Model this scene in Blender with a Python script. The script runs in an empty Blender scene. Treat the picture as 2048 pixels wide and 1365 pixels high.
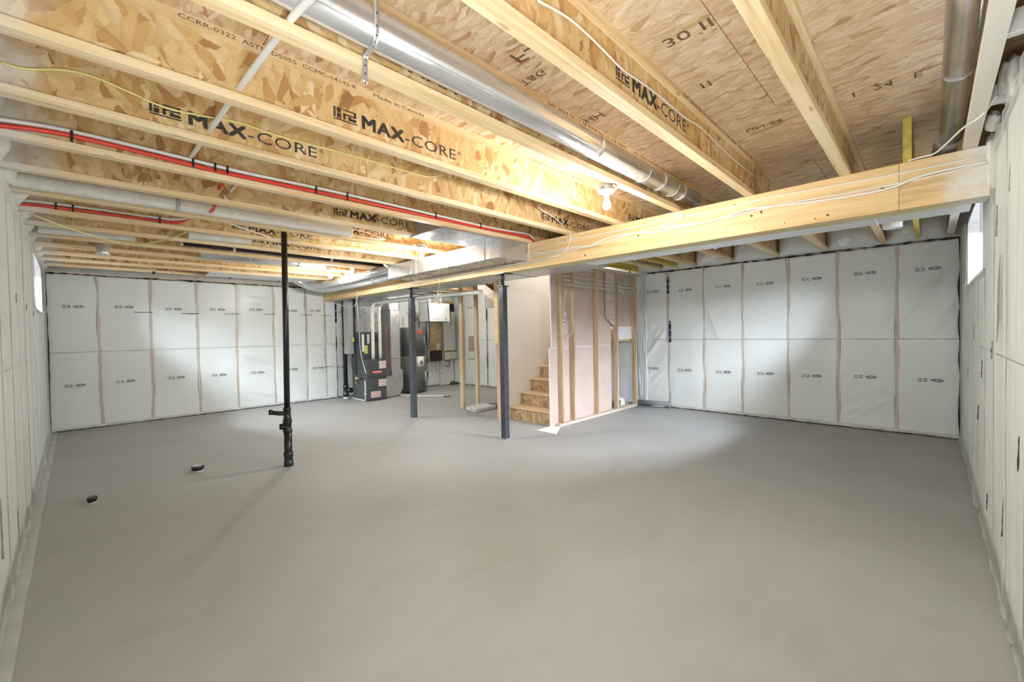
import bpy, bmesh, math, random
from mathutils import Vector, Matrix, noise
random.seed(7)
C = bpy.context.scene.collection
SC = bpy.context.scene
PI = math.pi

# ---------------------------------------------------------------- camera
cam_d = bpy.data.cameras.new('camera'); cam = bpy.data.objects.new('camera', cam_d); C.objects.link(cam)
SC.camera = cam
cam_d.sensor_width = 36.0; cam_d.lens = 855.04 * 36.0 / 2048.0; cam_d.clip_start = 0.02
_y = math.radians(44.3718); _p = math.radians(-1.1545); _r = math.radians(-1.0973)
_F = Vector((math.cos(_y), math.sin(_y), 0)); _R = Vector((math.sin(_y), -math.cos(_y), 0)); _U = Vector((0, 0, 1))
_F2 = _F*math.cos(_p) + _U*math.sin(_p); _U2 = _U*math.cos(_p) - _F*math.sin(_p)
_R2 = _R*math.cos(_r) + _U2*math.sin(_r); _U3 = _U2*math.cos(_r) - _R*math.sin(_r)
cam.matrix_world = Matrix(((_R2.x, _U3.x, -_F2.x, 0), (_R2.y, _U3.y, -_F2.y, 0), (_R2.z, _U3.z, -_F2.z, 1.4), (0, 0, 0, 1)))

# ---------------------------------------------------------------- world, lights, exposure
SC.view_settings.view_transform = 'Standard'; SC.view_settings.look = 'None'
SC.view_settings.gamma = 1.0; SC.view_settings.use_curve_mapping = False
SC.view_settings.exposure = 0.95
SC.cycles.use_denoising = True; SC.cycles.denoiser = 'OPENIMAGEDENOISE'; SC.cycles.denoising_input_passes = 'RGB_ALBEDO_NORMAL'; SC.cycles.denoising_prefilter = 'ACCURATE'
SC.cycles.max_bounces = 6; SC.cycles.diffuse_bounces = 4; SC.cycles.glossy_bounces = 3; SC.cycles.use_adaptive_sampling = True; SC.cycles.adaptive_threshold = 0.04
SC.cycles.transparent_max_bounces = 12
SC.cycles.sample_clamp_indirect = 3.0
w = bpy.data.worlds.new('sky'); SC.world = w; w.use_nodes = True
w.node_tree.nodes['Background'].inputs[0].default_value = (0.75, 0.87, 1.0, 1)
w.node_tree.nodes['Background'].inputs[1].default_value = 2.5

def area(name, loc, rot, sx, sy, power, col):
    l = bpy.data.lights.new(name, 'AREA'); l.shape = 'RECTANGLE'; l.size = sx; l.size_y = sy
    l.energy = power; l.color = col
    o = bpy.data.objects.new(name, l); o.location = loc; o.rotation_euler = rot; C.objects.link(o); return o
def point(name, loc, r, power, col):
    l = bpy.data.lights.new(name, 'POINT'); l.shadow_soft_size = r; l.energy = power; l.color = col
    o = bpy.data.objects.new(name, l); o.location = loc; C.objects.link(o); return o
BULB_W = 34.0
# daylight falling into the two window openings from the sky outside
area('window_daylight_right', (6.3, -1.60, 3.25), (math.radians(50), 0, math.radians(14)), 4.6, 1.7, 2900.0, (0.80, 0.88, 1.0))
area('window_daylight_left', (-1.60, 7.95, 3.25), (math.radians(48), 0, math.radians(-90)), 3.2, 1.6, 1500.0, (0.80, 0.90, 1.0))
# two added fill lights beside the camera, out of view, evening out the room
point('camera_fill', (0.12, 0.16, 1.75), 0.25, 13.0, (0.94, 0.98, 1.0))
fb = area('ceiling_fill', (0.20, 0.20, 1.05), (0, 0, 0), .5, .5, 20.0, (1.0, 0.98, 0.96))  # added fill aimed up and forward to brighten the ceiling
fb.rotation_euler = Vector((.75, .55, .62)).to_track_quat('-Z', 'Y').to_euler()

# light coming down the stairwell from the floor above, and the utility area's own ceiling lamp behind the ducts
area('stairwell_light', (6.1, 4.43, 2.74), (0, 0, 0), 2.4, .8, 8.0, (1.0, 0.97, 0.92))
point('utility_lamp', (5.6, 7.9, 2.43), 0.05, 34.0, (1.0, 0.98, 0.93))

# ---------------------------------------------------------------- room numbers (metres)
XL, YF, XB, XR, YR = -0.308, 9.564, 3.873, 7.437, -0.278
ZT, ZS, ZB = 2.477, 2.779, 2.17

# ---------------------------------------------------------------- node helpers
class M:
    def __init__(s, name, col=(.8,.8,.8), rough=.5, metal=0.0, spec=.5):
        s.m = bpy.data.materials.new(name); s.m.use_nodes = True; s.t = s.m.node_tree
        s.b = s.t.nodes['Principled BSDF']; s.out = s.t.nodes['Material Output']
        s.b.inputs['Base Color'].default_value = (*col, 1); s.b.inputs['Roughness'].default_value = rough
        s.b.inputs['Metallic'].default_value = metal; s.b.inputs['Specular IOR Level'].default_value = spec
    def n(s, typ, **kw):
        nd = s.t.nodes.new(typ)
        for k, v in kw.items():
            if hasattr(nd, k): setattr(nd, k, v)
            else: s.set(nd, k, v)
        return nd
    def set(s, nd, k, v):
        k = {'Scale_': 'Scale'}.get(k, k)
        if isinstance(v, bpy.types.NodeSocket): s.t.links.new(v, nd.inputs[k])
        else: nd.inputs[k].default_value = v
    def link(s, a, b): s.t.links.new(a, b)
    def math(s, op, a, b=None, c=None):
        nd = s.t.nodes.new('ShaderNodeMath'); nd.operation = op
        for i, v in enumerate((a, b, c)):
            if v is None: continue
            if isinstance(v, bpy.types.NodeSocket): s.t.links.new(v, nd.inputs[i])
            else: nd.inputs[i].default_value = v
        return nd.outputs[0]
    def coord(s, scale=(1,1,1), rnd=True, world=False, rot=(0,0,0)):
        if world:
            v = s.t.nodes.new('ShaderNodeNewGeometry').outputs['Position']
        else:
            v = s.t.nodes.new('ShaderNodeTexCoord').outputs['Object']
        if rnd and not world:
            oi = s.t.nodes.new('ShaderNodeObjectInfo'); mu = s.n('ShaderNodeVectorMath', operation='SCALE')
            cb = s.t.nodes.new('ShaderNodeCombineXYZ')
            for i, k in enumerate((31.0, 17.0, 23.0)): s.link(s.math('MULTIPLY', oi.outputs['Random'], k), cb.inputs[i])
            ad = s.n('ShaderNodeVectorMath', operation='ADD'); s.link(v, ad.inputs[0]); s.link(cb.outputs[0], ad.inputs[1]); v = ad.outputs[0]
        mp = s.n('ShaderNodeMapping'); s.link(v, mp.inputs[0]); mp.inputs['Scale'].default_value = scale; mp.inputs['Rotation'].default_value = rot
        return mp.outputs[0]
    def noise(s, vec, scale=1.0, detail=3.0, rough=.5, dist=0.0):
        nd = s.n('ShaderNodeTexNoise'); s.link(vec, nd.inputs['Vector'])
        nd.inputs['Scale'].default_value = scale; nd.inputs['Detail'].default_value = detail
        nd.inputs['Roughness'].default_value = rough; nd.inputs['Distortion'].default_value = dist
        return nd.outputs['Fac']
    def ramp(s, fac, stops, interp='LINEAR'):
        nd = s.n('ShaderNodeValToRGB'); s.link(fac, nd.inputs[0]); cr = nd.color_ramp; cr.interpolation = interp
        while len(cr.elements) < len(stops): cr.elements.new(.5)
        for e, (p, c) in zip(cr.elements, stops): e.position = p; e.color = (*c, 1) if len(c) == 3 else c
        return nd.outputs[0]
    def mix(s, fac, a, b, mode='MIX'):
        nd = s.n('ShaderNodeMix', data_type='RGBA', blend_type=mode)
        for sock, v in ((nd.inputs[0], fac), (nd.inputs[6], a), (nd.inputs[7], b)):
            if isinstance(v, bpy.types.NodeSocket): s.link(v, sock)
            else: sock.default_value = (*v, 1) if isinstance(v, tuple) and len(v) == 3 else v
        return nd.outputs[2]
    def color(s, c): s.link(c, s.b.inputs['Base Color']); return s
    def bump(s, h, strength=.3, dist=.01):
        nd = s.n('ShaderNodeBump'); s.link(h, nd.inputs['Height']); nd.inputs['Strength'].default_value = strength
        nd.inputs['Distance'].default_value = dist; s.link(nd.outputs[0], s.b.inputs['Normal']); return s
G = (lambda v: (v, v, v))

def plain(name, col, rough=.5, metal=0.0, spec=.5, var=.12, vs=6.0):
    k = M(name, col, rough, metal, spec)
    f = k.noise(k.coord(), vs, 4)
    lo = tuple(c*(1-var) for c in col); hi = tuple(min(1, c*(1+var)) for c in col)
    k.color(k.ramp(f, [(.3, lo), (.7, hi)])); return k.m

def wood(name, axis, pale, tan, knots=True, foam=None, rough=.62):
    """sawn lumber whose grain runs along axis 0=x 1=y 2=z"""
    k = M(name, tan, rough)
    sc = [16, 16, 16]; sc[axis] = 0.9
    f = k.noise(k.coord(tuple(sc)), 1.0, 5, .6, .6)
    sc2 = [95, 95, 95]; sc2[axis] = 2.2
    g = k.noise(k.coord(tuple(sc2)), 1.0, 2)
    dark = tuple(c*.62 for c in tan)
    c = k.ramp(f, [(.28, dark), (.42, tan), (.60, pale)])
    c = k.mix(k.math('MULTIPLY', g, .35), c, tuple(x*.72 for x in tan))
    if knots:
        sk = [9, 9, 9]; sk[axis] = 2.6
        v = k.n('ShaderNodeTexVoronoi', feature='F1'); k.link(k.coord(tuple(sk)), v.inputs['Vector']); v.inputs['Scale'].default_value = 1.0
        kn = k.ramp(v.outputs['Distance'], [(.05, G(1.0)), (.10, G(0.0))])
        c = k.mix(k.math('MULTIPLY', kn, .6), c, (tan[0]*.50, tan[1]*.38, tan[2]*.28))
    if foam is not None:
        c = foam(k, c)
    k.color(c); k.bump(g, .12, .002)
    return k.m

def foam_left(k, c):
    """white spray-foam overspray on the wood close to the left wall"""
    sp = k.n('ShaderNodeSeparateXYZ'); k.link(k.t.nodes.new('ShaderNodeNewGeometry').outputs['Position'], sp.inputs[0])
    nz = k.noise(k.coord(world=True), 5.0, 4)
    d = k.math('ADD', sp.outputs[0], k.math('MULTIPLY', nz, .45))
    m = k.ramp(k.math('ADD', d, .5), [(.48, G(1.0)), (.66, G(0.0))])
    return k.mix(k.math('MULTIPLY', m, .85), c, (.72, .72, .68))
def foam_right(k, c):
    sp = k.n('ShaderNodeSeparateXYZ'); k.link(k.t.nodes.new('ShaderNodeNewGeometry').outputs['Position'], sp.inputs[0])
    nz = k.noise(k.coord(world=True), 6.0, 4)
    d = k.math('ADD', sp.outputs[1], k.math('MULTIPLY', nz, .4))
    m = k.ramp(k.math('ADD', d, .5), [(.50, G(1.0)), (.66, G(0.0))])
    return k.mix(k.math('MULTIPLY', m, .92), c, (.76, .76, .73))

def osb(name, plane, angs, size=1.0, pal=None, foam=None, stretch=4.2):
    """oriented strand board: overlapping layers of stretched flakes; plane 'xy' or 'xz' or 'yz'"""
    k = M(name, (.6, .4, .2), .55)
    base = k.coord()
    sp = k.n('ShaderNodeSeparateXYZ'); k.link(base, sp.inputs[0])
    ia, ib = {'xy': (0, 1), 'xz': (0, 2), 'yz': (1, 2)}[plane]
    cb = k.n('ShaderNodeCombineXYZ'); k.link(sp.outputs[ia], cb.inputs[0]); k.link(sp.outputs[ib], cb.inputs[1])
    wz = k.n('ShaderNodeTexNoise'); k.link(cb.outputs[0], wz.inputs['Vector']); wz.inputs['Scale'].default_value = 20.0; wz.inputs['Detail'].default_value = 4
    wa = k.n('ShaderNodeVectorMath', operation='MULTIPLY_ADD'); k.link(wz.outputs['Color'], wa.inputs[0]); wa.inputs[1].default_value = (.034, .034, 0); k.link(cb.outputs[0], wa.inputs[2])
    cur_c = cur_p = None; edge = None
    pal = pal or [(.0, (.26, .10, .03)), (.05, (.44, .22, .07)), (.15, (.60, .37, .14)), (.42, (.70, .49, .22)), (.75, (.78, .59, .31)), (1.0, (.87, .73, .47))]
    for i, a in enumerate(angs):
        mp = k.n('ShaderNodeMapping'); k.link(wa.outputs[0], mp.inputs[0])
        mp.inputs['Rotation'].default_value = (0, 0, math.radians(a)); mp.inputs['Location'].default_value = (3.3*i, 7.1*i, 0)
        sc = k.n('ShaderNodeVectorMath', operation='MULTIPLY'); k.link(mp.outputs[0], sc.inputs[0])
        sc.inputs[1].default_value = (13.0/size, 13.0*stretch/size, 1)
        v = k.n('ShaderNodeTexVoronoi', voronoi_dimensions='2D', feature='F1'); k.link(sc.outputs[0], v.inputs['Vector']); v.inputs['Scale'].default_value = 1.0
        s3 = k.n('ShaderNodeSeparateColor'); k.link(v.outputs['Color'], s3.inputs[0])
        col = k.ramp(s3.outputs[0], pal)
        # grain inside one flake
        gs = k.n('ShaderNodeVectorMath', operation='MULTIPLY'); k.link(mp.outputs[0], gs.inputs[0]); gs.inputs[1].default_value = (14, 170, 1)
        gn = k.noise(gs.outputs[0], 1.0, 2)
        col = k.mix(k.math('MULTIPLY', gn, .42), col, (.46, .27, .11))
        sh = k.ramp(v.outputs['Distance'], [(.35, G(0.0)), (.75, G(1.0))])
        col = k.mix(k.math('MULTIPLY', sh, .28), col, (.36, .18, .06))
        if cur_c is None: cur_c, cur_p = col, s3.outputs[1]
        else:
            gt = k.math('GREATER_THAN', s3.outputs[1], cur_p)
            cur_c = k.mix(gt, cur_c, col); cur_p = k.math('MAXIMUM', cur_p, s3.outputs[1])
    big = k.noise(k.coord(), 2.2, 2)
    cur_c = k.mix(k.math('MULTIPLY', big, .15), cur_c, (.80, .60, .34))
    if foam: cur_c = foam(k, cur_c)
    k.color(cur_c); k.bump(cur_p, .22, .004)
    return k.m

def galv(name, rough=.28, tone=.78, blot=True):
    k = M(name, (tone, tone, tone), rough, .72)
    f = k.noise(k.coord((1, 1, 1)), 9.0, 3)
    v = k.n('ShaderNodeTexVoronoi', feature='F1'); k.link(k.coord((26, 26, 26)), v.inputs['Vector'])
    s3 = k.n('ShaderNodeSeparateColor'); k.link(v.outputs['Color'], s3.inputs[0])
    c = k.mix(k.math('MULTIPLY', s3.outputs[0], .25), (tone, tone*1.015, tone*1.045), (tone*.82, tone*.85, tone*.89))
    k.color(c); k.link(k.ramp(f, [(.3, G(rough*.8)), (.7, G(rough*1.35))]), k.b.inputs['Roughness'])
    k.bump(k.noise(k.coord((1, 1, 1)), 4.0, 2), .10, .02)
    return k.m

def film_mat(name, tint, alpha=.42, vert=True, dens=1.0):
    k = M(name, tint, .27 if dens == 1.0 else .34, 0, .6)
    sc = (2.2*dens, 2.2*dens, .55*dens) if vert else (1.2*dens, 1.2*dens, 2.6*dens)
    b = k.noise(k.coord((1, 1, .45) if vert else (1, 1, 1), rnd=False), 2.4*dens, 3, .5, .3)
    k.bump(b, .35, .03)
    tr = k.n('ShaderNodeBsdfTransparent'); mx = k.n('ShaderNodeMixShader')
    mx.inputs[0].default_value = alpha; k.link(tr.outputs[0], mx.inputs[1]); k.link(k.b.outputs[0], mx.inputs[2])
    k.link(mx.outputs[0], k.out.inputs[0])
    return k.m

def batt_mat(name, col):
    k = M(name, col, .9, 0, .1)
    f = k.noise(k.coord(), 1.3, 4, .55)
    g = k.noise(k.coord(), 60, 3)
    c = k.ramp(f, [(.32, tuple(x*.95 for x in col)), (.66, tuple(min(1, x*1.03) for x in col))])
    k.color(k.mix(k.math('MULTIPLY', g, .15), c, tuple(x*.8 for x in col))); k.bump(g, .2, .004)
    return k.m

def concrete():
    k = M('concrete_floor', (.45, .44, .41), .52, 0, .35)
    a = k.noise(k.coord((1, 1, 1), rnd=False), .55, 5, .55, .5)
    b = k.noise(k.coord((1, 2.2, 1), rnd=False), 2.4, 6, .6, .8)
    c = k.ramp(a, [(.28, (.305, .305, .288)), (.5, (.350, .353, .338)), (.72, (.40, .41, .40))])
    c = k.mix(k.math('MULTIPLY', k.ramp(b, [(.35, G(0.0)), (.7, G(1.0))]), .30), c, (.44, .452, .448))
    st = k.noise(k.coord((.9, 1.4, 1), rnd=False), 1.1, 3, .5, 1.6)
    c = k.mix(k.math('MULTIPLY', k.ramp(st, [(.60, G(0.0)), (.72, G(1.0))]), .35), c, (.32, .305, .265))
    fine = k.noise(k.coord(rnd=False), 140, 3)
    c = k.mix(k.math('MULTIPLY', fine, .12), c, (.25, .245, .23))
    v = k.n('ShaderNodeTexVoronoi', feature='F1'); k.link(k.coord((2.3, 2.3, 2.3), rnd=False), v.inputs['Vector'])
    s3 = k.n('ShaderNodeSeparateColor'); k.link(v.outputs['Color'], s3.inputs[0])
    pk = k.math('MULTIPLY', k.ramp(v.outputs['Distance'], [(.018, G(1.0)), (.03, G(0.0))]), k.math('GREATER_THAN', s3.outputs[0], .55))
    c = k.mix(k.math('MULTIPLY', pk, .6), c, (.16, .15, .14))
    k.color(c); k.bump(k.math('ADD', b, k.math('MULTIPLY', fine, .2)), .10, .01)
    k.link(k.ramp(b, [(.3, G(.46)), (.7, G(.62))]), k.b.inputs['Roughness'])
    return k.m

PALE, TAN = (.92, .77, .51), (.79, .57, .31)
MT = {}
MT['concrete'] = concrete()
MT['patch'] = plain('patching_mortar', (.44, .455, .45), .7, var=.10, vs=5)
MT['flange'] = wood('joist_flange_pine', 0, PALE, TAN, foam=foam_left)
MT['flange_foam'] = wood('joist_flange_foamed', 0, PALE, TAN, foam=lambda k, c: k.mix(k.math('MULTIPLY', k.ramp(k.noise(k.coord(world=True), 1.1, 4), [(.40, G(0.55)), (.60, G(1.0))]), .9), c, (.80, .79, .75)))
MT['web'] = osb('joist_web_osb', 'xz', (8, -14, 28, 2, -44, 60), .55, foam=foam_left, stretch=.30)
MT['sub'] = osb('subfloor_osb', 'xy', (3, -9, 14, -3, 24, 7), .38, pal=[(.0, (.40, .20, .09)), (.05, (.58, .38, .21)), (.16, (.74, .55, .36)), (.5, (.82, .66, .46)), (.8, (.87, .74, .55)), (1, (.92, .82, .66))], stretch=.26)
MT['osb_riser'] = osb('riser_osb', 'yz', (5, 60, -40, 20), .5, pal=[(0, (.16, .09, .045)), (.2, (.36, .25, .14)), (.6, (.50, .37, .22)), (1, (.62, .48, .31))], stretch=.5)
MT['osb_board'] = osb('backboard_osb', 'xz', (5, 60, -40), .7)
MT['lvl'] = wood('laminated_beam_face', 1, (.84, .64, .36), (.73, .51, .25), foam=foam_right)
MT['lvl_under'] = wood('beam_underside', 1, (.84, .74, .46), (.70, .60, .32), knots=False, foam=foam_right)
MT['yellow'] = wood('yellow_coated_lumber', 0, (.74, .62, .16), (.60, .47, .08), knots=False)
MT['stud'] = wood('stud_lumber', 2, (.70, .55, .38), (.53, .38, .24))
MT['stud_face'] = wood('stud_front_edge', 2, (.68, .56, .43), (.56, .43, .32))
MT['plate'] = wood('plate_lumber_x', 0, (.74, .66, .56), (.60, .50, .40))
MT['plate_y'] = wood('plate_lumber_y', 1, (.74, .66, .56), (.60, .50, .40))
MT['tread'] = wood('stair_tread_board', 1, (.74, .56, .36), (.66, .47, .27), knots=False)
MT['film'] = film_mat('poly_vapour_film', (.92, .95, .94), .25)
MT['film_side'] = film_mat('poly_vapour_film_side', (.84, .90, .85), .42, dens=1.7)
MT['film_loose'] = film_mat('loose_poly_film', (.88, .90, .90), .62, dens=3.0)
MT['batt'] = batt_mat('fibreglass_batt', (.86, .91, .90))
MT['foam'] = plain('spray_foam', (.74, .74, .70), .7, var=.08, vs=12)
MT['seal'] = plain('black_acoustic_sealant', (.012, .012, .014), .25, var=.3)
MT['white'] = plain('white_plastic', (.80, .80, .78), .35, var=.03)
MT['white_buck'] = plain('white_window_buck', (.86, .83, .81), .6, var=.05)
MT['cable'] = plain('white_cable_sheath', (.83, .81, .76), .4, var=.04)
MT['cable_yellow'] = plain('yellow_cable_sheath', (.80, .76, .30), .4, var=.05)
MT['red'] = plain('red_pex', (.72, .05, .03), .35, var=.06)
MT['black'] = plain('black_abs', (.014, .015, .016), .28, var=.25)
MT['rubber'] = plain('black_clip', (.01, .01, .01), .5, var=.2)
MT['steel'] = plain('dark_painted_steel', (.085, .092, .108), .40, .45, var=.25, vs=14)
MT['galv'] = galv('galvanised_sheet', .24, .60)
MT['galv_dull'] = galv('galvanised_sheet_dull', .34, .62)
MT['galv_pale'] = galv('galvanised_sheet_pale', .5, .95)
MT['galv_duct'] = galv('galvanised_pipe', .20, .68)
MT['pvc'] = plain('white_pvc_pipe', (.76, .76, .70), .35, var=.05)
MT['furnace'] = plain('charcoal_enamel', (.085, .095, .098), .38, .2, var=.08)
MT['tank'] = plain('grey_tank_enamel', (.13, .14, .135), .35, .3, var=.06)
MT['sticker'] = plain('white_sticker', (.76, .75, .74), .5, var=.04)
MT['sticker_y'] = plain('yellow_sticker', (.62, .70, .18), .5, var=.04)
MT['redlogo'] = plain('red_badge', (.62, .06, .05), .4, var=.05)
MT['ink'] = plain('black_ink', (.045, .035, .03), .7, var=.5, vs=30)
MT['ink_brown'] = plain('faded_ink', (.16, .10, .05), .7, var=.5, vs=30)
MT['ink_grey'] = plain('grey_batt_ink', (.27, .28, .28), .7, var=.2, vs=20)
MT['ink_blue'] = plain('blue_ink', (.25, .33, .55), .6, var=.1)
MT['panel'] = plain('panel_white_enamel', (.66, .70, .71), .4, var=.03)
MT['greybox'] = plain('grey_enamel', (.42, .45, .46), .45, var=.04)
MT['dark'] = plain('dark_box', (.03, .012, .012), .5, var=.3)
MT['strap'] = plain('navy_hold_down_steel', (.02, .03, .10), .35, .4, var=.3)
MT['copper'] = plain('brass_fitting', (.55, .42, .22), .3, .9, var=.1)
MT['gyp'] = plain('pinkish_gypsum_paper', (.57, .45, .40), .75, var=.07, vs=2.5)
MT['gyp_edge'] = plain('gypsum_core_edge', (.82, .80, .77), .8, var=.04)
MT['cream'] = plain('cream_primed_wall', (.82, .81, .775), .7, var=.02)
MT['grey_gyp'] = plain('grey_gypsum', (.34, .32, .28), .8, var=.05)
MT['roll'] = plain('grey_membrane_roll', (.20, .21, .225), .5, var=.12)
MT['bag'] = plain('crumpled_white_bag', (.62, .62, .60), .45, var=.15, vs=9)
MT['bag_dark'] = plain('crumpled_dark_bag', (.05, .055, .08), .35, var=.3, vs=9)
def clear_glass():
    k = M('window_glass'); t = k.n('ShaderNodeBsdfTransparent'); g = k.n('ShaderNodeBsdfGlossy'); g.inputs['Roughness'].default_value = .02
    mx = k.n('ShaderNodeMixShader'); fr = k.n('ShaderNodeFresnel'); fr.inputs[0].default_value = 1.45
    k.link(fr.outputs[0], mx.inputs[0]); k.link(t.outputs[0], mx.inputs[1]); k.link(g.outputs[0], mx.inputs[2]); k.link(mx.outputs[0], k.out.inputs[0]); return k.m
MT['glass'] = clear_glass()
def bulb_mat():
    k = M('lit_bulb', (1, 1, 1), .3); k.b.inputs['Emission Color'].default_value = (1.0, .97, .90, 1); k.b.inputs['Emission Strength'].default_value = 16.0; k.m.cycles.emission_sampling = 'NONE'
    return k.m
MT['bulb'] = bulb_mat()

# ---------------------------------------------------------------- mesh helpers
class MB:
    def __init__(s): s.v = []; s.f = []; s.sm = []
    def box(s, x0, x1, y0, y1, z0, z1):
        o = len(s.v)
        for x in (x0, x1):
            for y in (y0, y1):
                for z in (z0, z1): s.v.append((x, y, z))
        for q in ((0, 1, 3, 2), (4, 6, 7, 5), (0, 4, 5, 1), (2, 3, 7, 6), (0, 2, 6, 4), (1, 5, 7, 3)):
            s.f.append(tuple(o+i for i in q)); s.sm.append(False)
        return s
    def prism(s, pts, vec):
        """extrude a planar outline (3-D points) along vec"""
        o = len(s.v); n = len(pts); vec = Vector(vec)
        s.v += [tuple(p) for p in pts] + [tuple(Vector(p)+vec) for p in pts]
        s.f.append(tuple(range(o, o+n))[::-1]); s.f.append(tuple(range(o+n, o+2*n))); s.sm += [False]*2
        for i in range(n):
            j = (i+1) % n; s.f.append((o+i, o+j, o+n+j, o+n+i)); s.sm.append(False)
        return s
    def tube(s, pts, r, seg=8, cap=True, rads=None):
        pts = [Vector(p) for p in pts]; n = len(pts); o = len(s.v); prev = None
        for i, p in enumerate(pts):
            t = (pts[min(i+1, n-1)] - pts[max(i-1, 0)])
            t = t.normalized() if t.length > 1e-9 else Vector((0, 0, 1))
            if prev is None:
                a = Vector((0, 0, 1)) if abs(t.z) < .9 else Vector((1, 0, 0))
                u = t.cross(a).normalized()
            else:
                u = (prev - t*prev.dot(t)); u = u.normalized() if u.length > 1e-6 else t.cross(Vector((0, 0, 1))).normalized()
            prev = u; w_ = t.cross(u)
            rr = rads[i] if rads else r
            for q in range(seg):
                a = 2*PI*q/seg; s.v.append(tuple(p + (u*math.cos(a) + w_*math.sin(a))*rr))
        for i in range(n-1):
            for q in range(seg):
                q2 = (q+1) % seg
                s.f.append((o+i*seg+q, o+i*seg+q2, o+(i+1)*seg+q2, o+(i+1)*seg+q)); s.sm.append(True)
        if cap:
            s.f.append(tuple(o+q for q in range(seg))[::-1]); s.f.append(tuple(o+(n-1)*seg+q for q in range(seg))); s.sm += [False]*2
        return s
    def cyl(s, p0, p1, r, seg=20, r1=None): return s.tube([p0, p1], r, seg, True, [r, r if r1 is None else r1])
    def lathe(s, prof, c, axis='z', seg=20):
        """prof = [(radius, height)...] around axis through c"""
        o = len(s.v); n = len(prof)
        for (r, h) in prof:
            for q in range(seg):
                a = 2*PI*q/seg; x, y = r*math.cos(a), r*math.sin(a)
                p = {'z': (x, y, h), 'x': (h, x, y), 'y': (x, h, y)}[axis]
                s.v.append((c[0]+p[0], c[1]+p[1], c[2]+p[2]))
        for i in range(n-1):
            for q in range(seg):
                q2 = (q+1) % seg; s.f.append((o+i*seg+q, o+i*seg+q2, o+(i+1)*seg+q2, o+(i+1)*seg+q)); s.sm.append(True)
        s.f.append(tuple(o+q for q in range(seg))[::-1]); s.f.append(tuple(o+(n-1)*seg+q for q in range(seg))); s.sm += [False]*2
        return s
    def grid(s, fn, nu, nv):
        o = len(s.v)
        for i in range(nu+1):
            for j in range(nv+1): s.v.append(tuple(fn(i/nu, j/nv)))
        for i in range(nu):
            for j in range(nv):
                a = o+i*(nv+1)+j; s.f.append((a, a+nv+1, a+nv+2, a+1)); s.sm.append(True)
        return s
    def build(s, name, mat, parent=None, bevel=0.0, kind=None):
        me = bpy.data.meshes.new(name); me.from_pydata(s.v, [], s.f); me.update()
        bm = bmesh.new(); bm.from_mesh(me); bmesh.ops.recalc_face_normals(bm, faces=bm.faces)
        if bevel > 0:
            es = [e for e in bm.edges if len(e.link_faces) == 2 and e.calc_face_angle(0) > .6]
            bmesh.ops.bevel(bm, geom=es, offset=bevel, segments=2, affect='EDGES', profile=.6, clamp_overlap=True)
        bm.to_mesh(me); bm.free()
        if not bevel:
            for p, sm in zip(me.polygons, s.sm): p.use_smooth = sm
        me.materials.append(mat)
        o = bpy.data.objects.new(name, me); C.objects.link(o)
        if parent: o.parent = parent
        if kind: o['kind'] = kind
        return o
def crom(pts, n=6):
    P = [Vector(p) for p in pts]; P = [P[0]*2-P[1]] + P + [P[-1]*2-P[-2]]; out = []
    for i in range(1, len(P)-2):
        for k in range(n):
            t = k/n; a, b, c, d = P[i-1], P[i], P[i+1], P[i+2]
            out.append(.5*((2*b) + (c-a)*t + (2*a-5*b+4*c-d)*t*t + (3*b-a-3*c+d)*t**3))
    out.append(P[-2]); return out
def empty(name, loc=(0, 0, 0)):
    o = bpy.data.objects.new(name, None); o.empty_display_size = .1; C.objects.link(o); o.location = loc; return o
def tag(o, label, cat, group=None):
    o['label'] = label; o['category'] = cat
    if group: o['group'] = group
    return o
def struct(name):
    o = empty(name); o['kind'] = 'structure'; return o
def at(parent, o):
    """parent o (built in world coordinates) under an empty that stands elsewhere"""
    o.parent = parent; o.matrix_parent_inverse = Matrix.Translation(-Vector(parent.location)); return o
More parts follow.
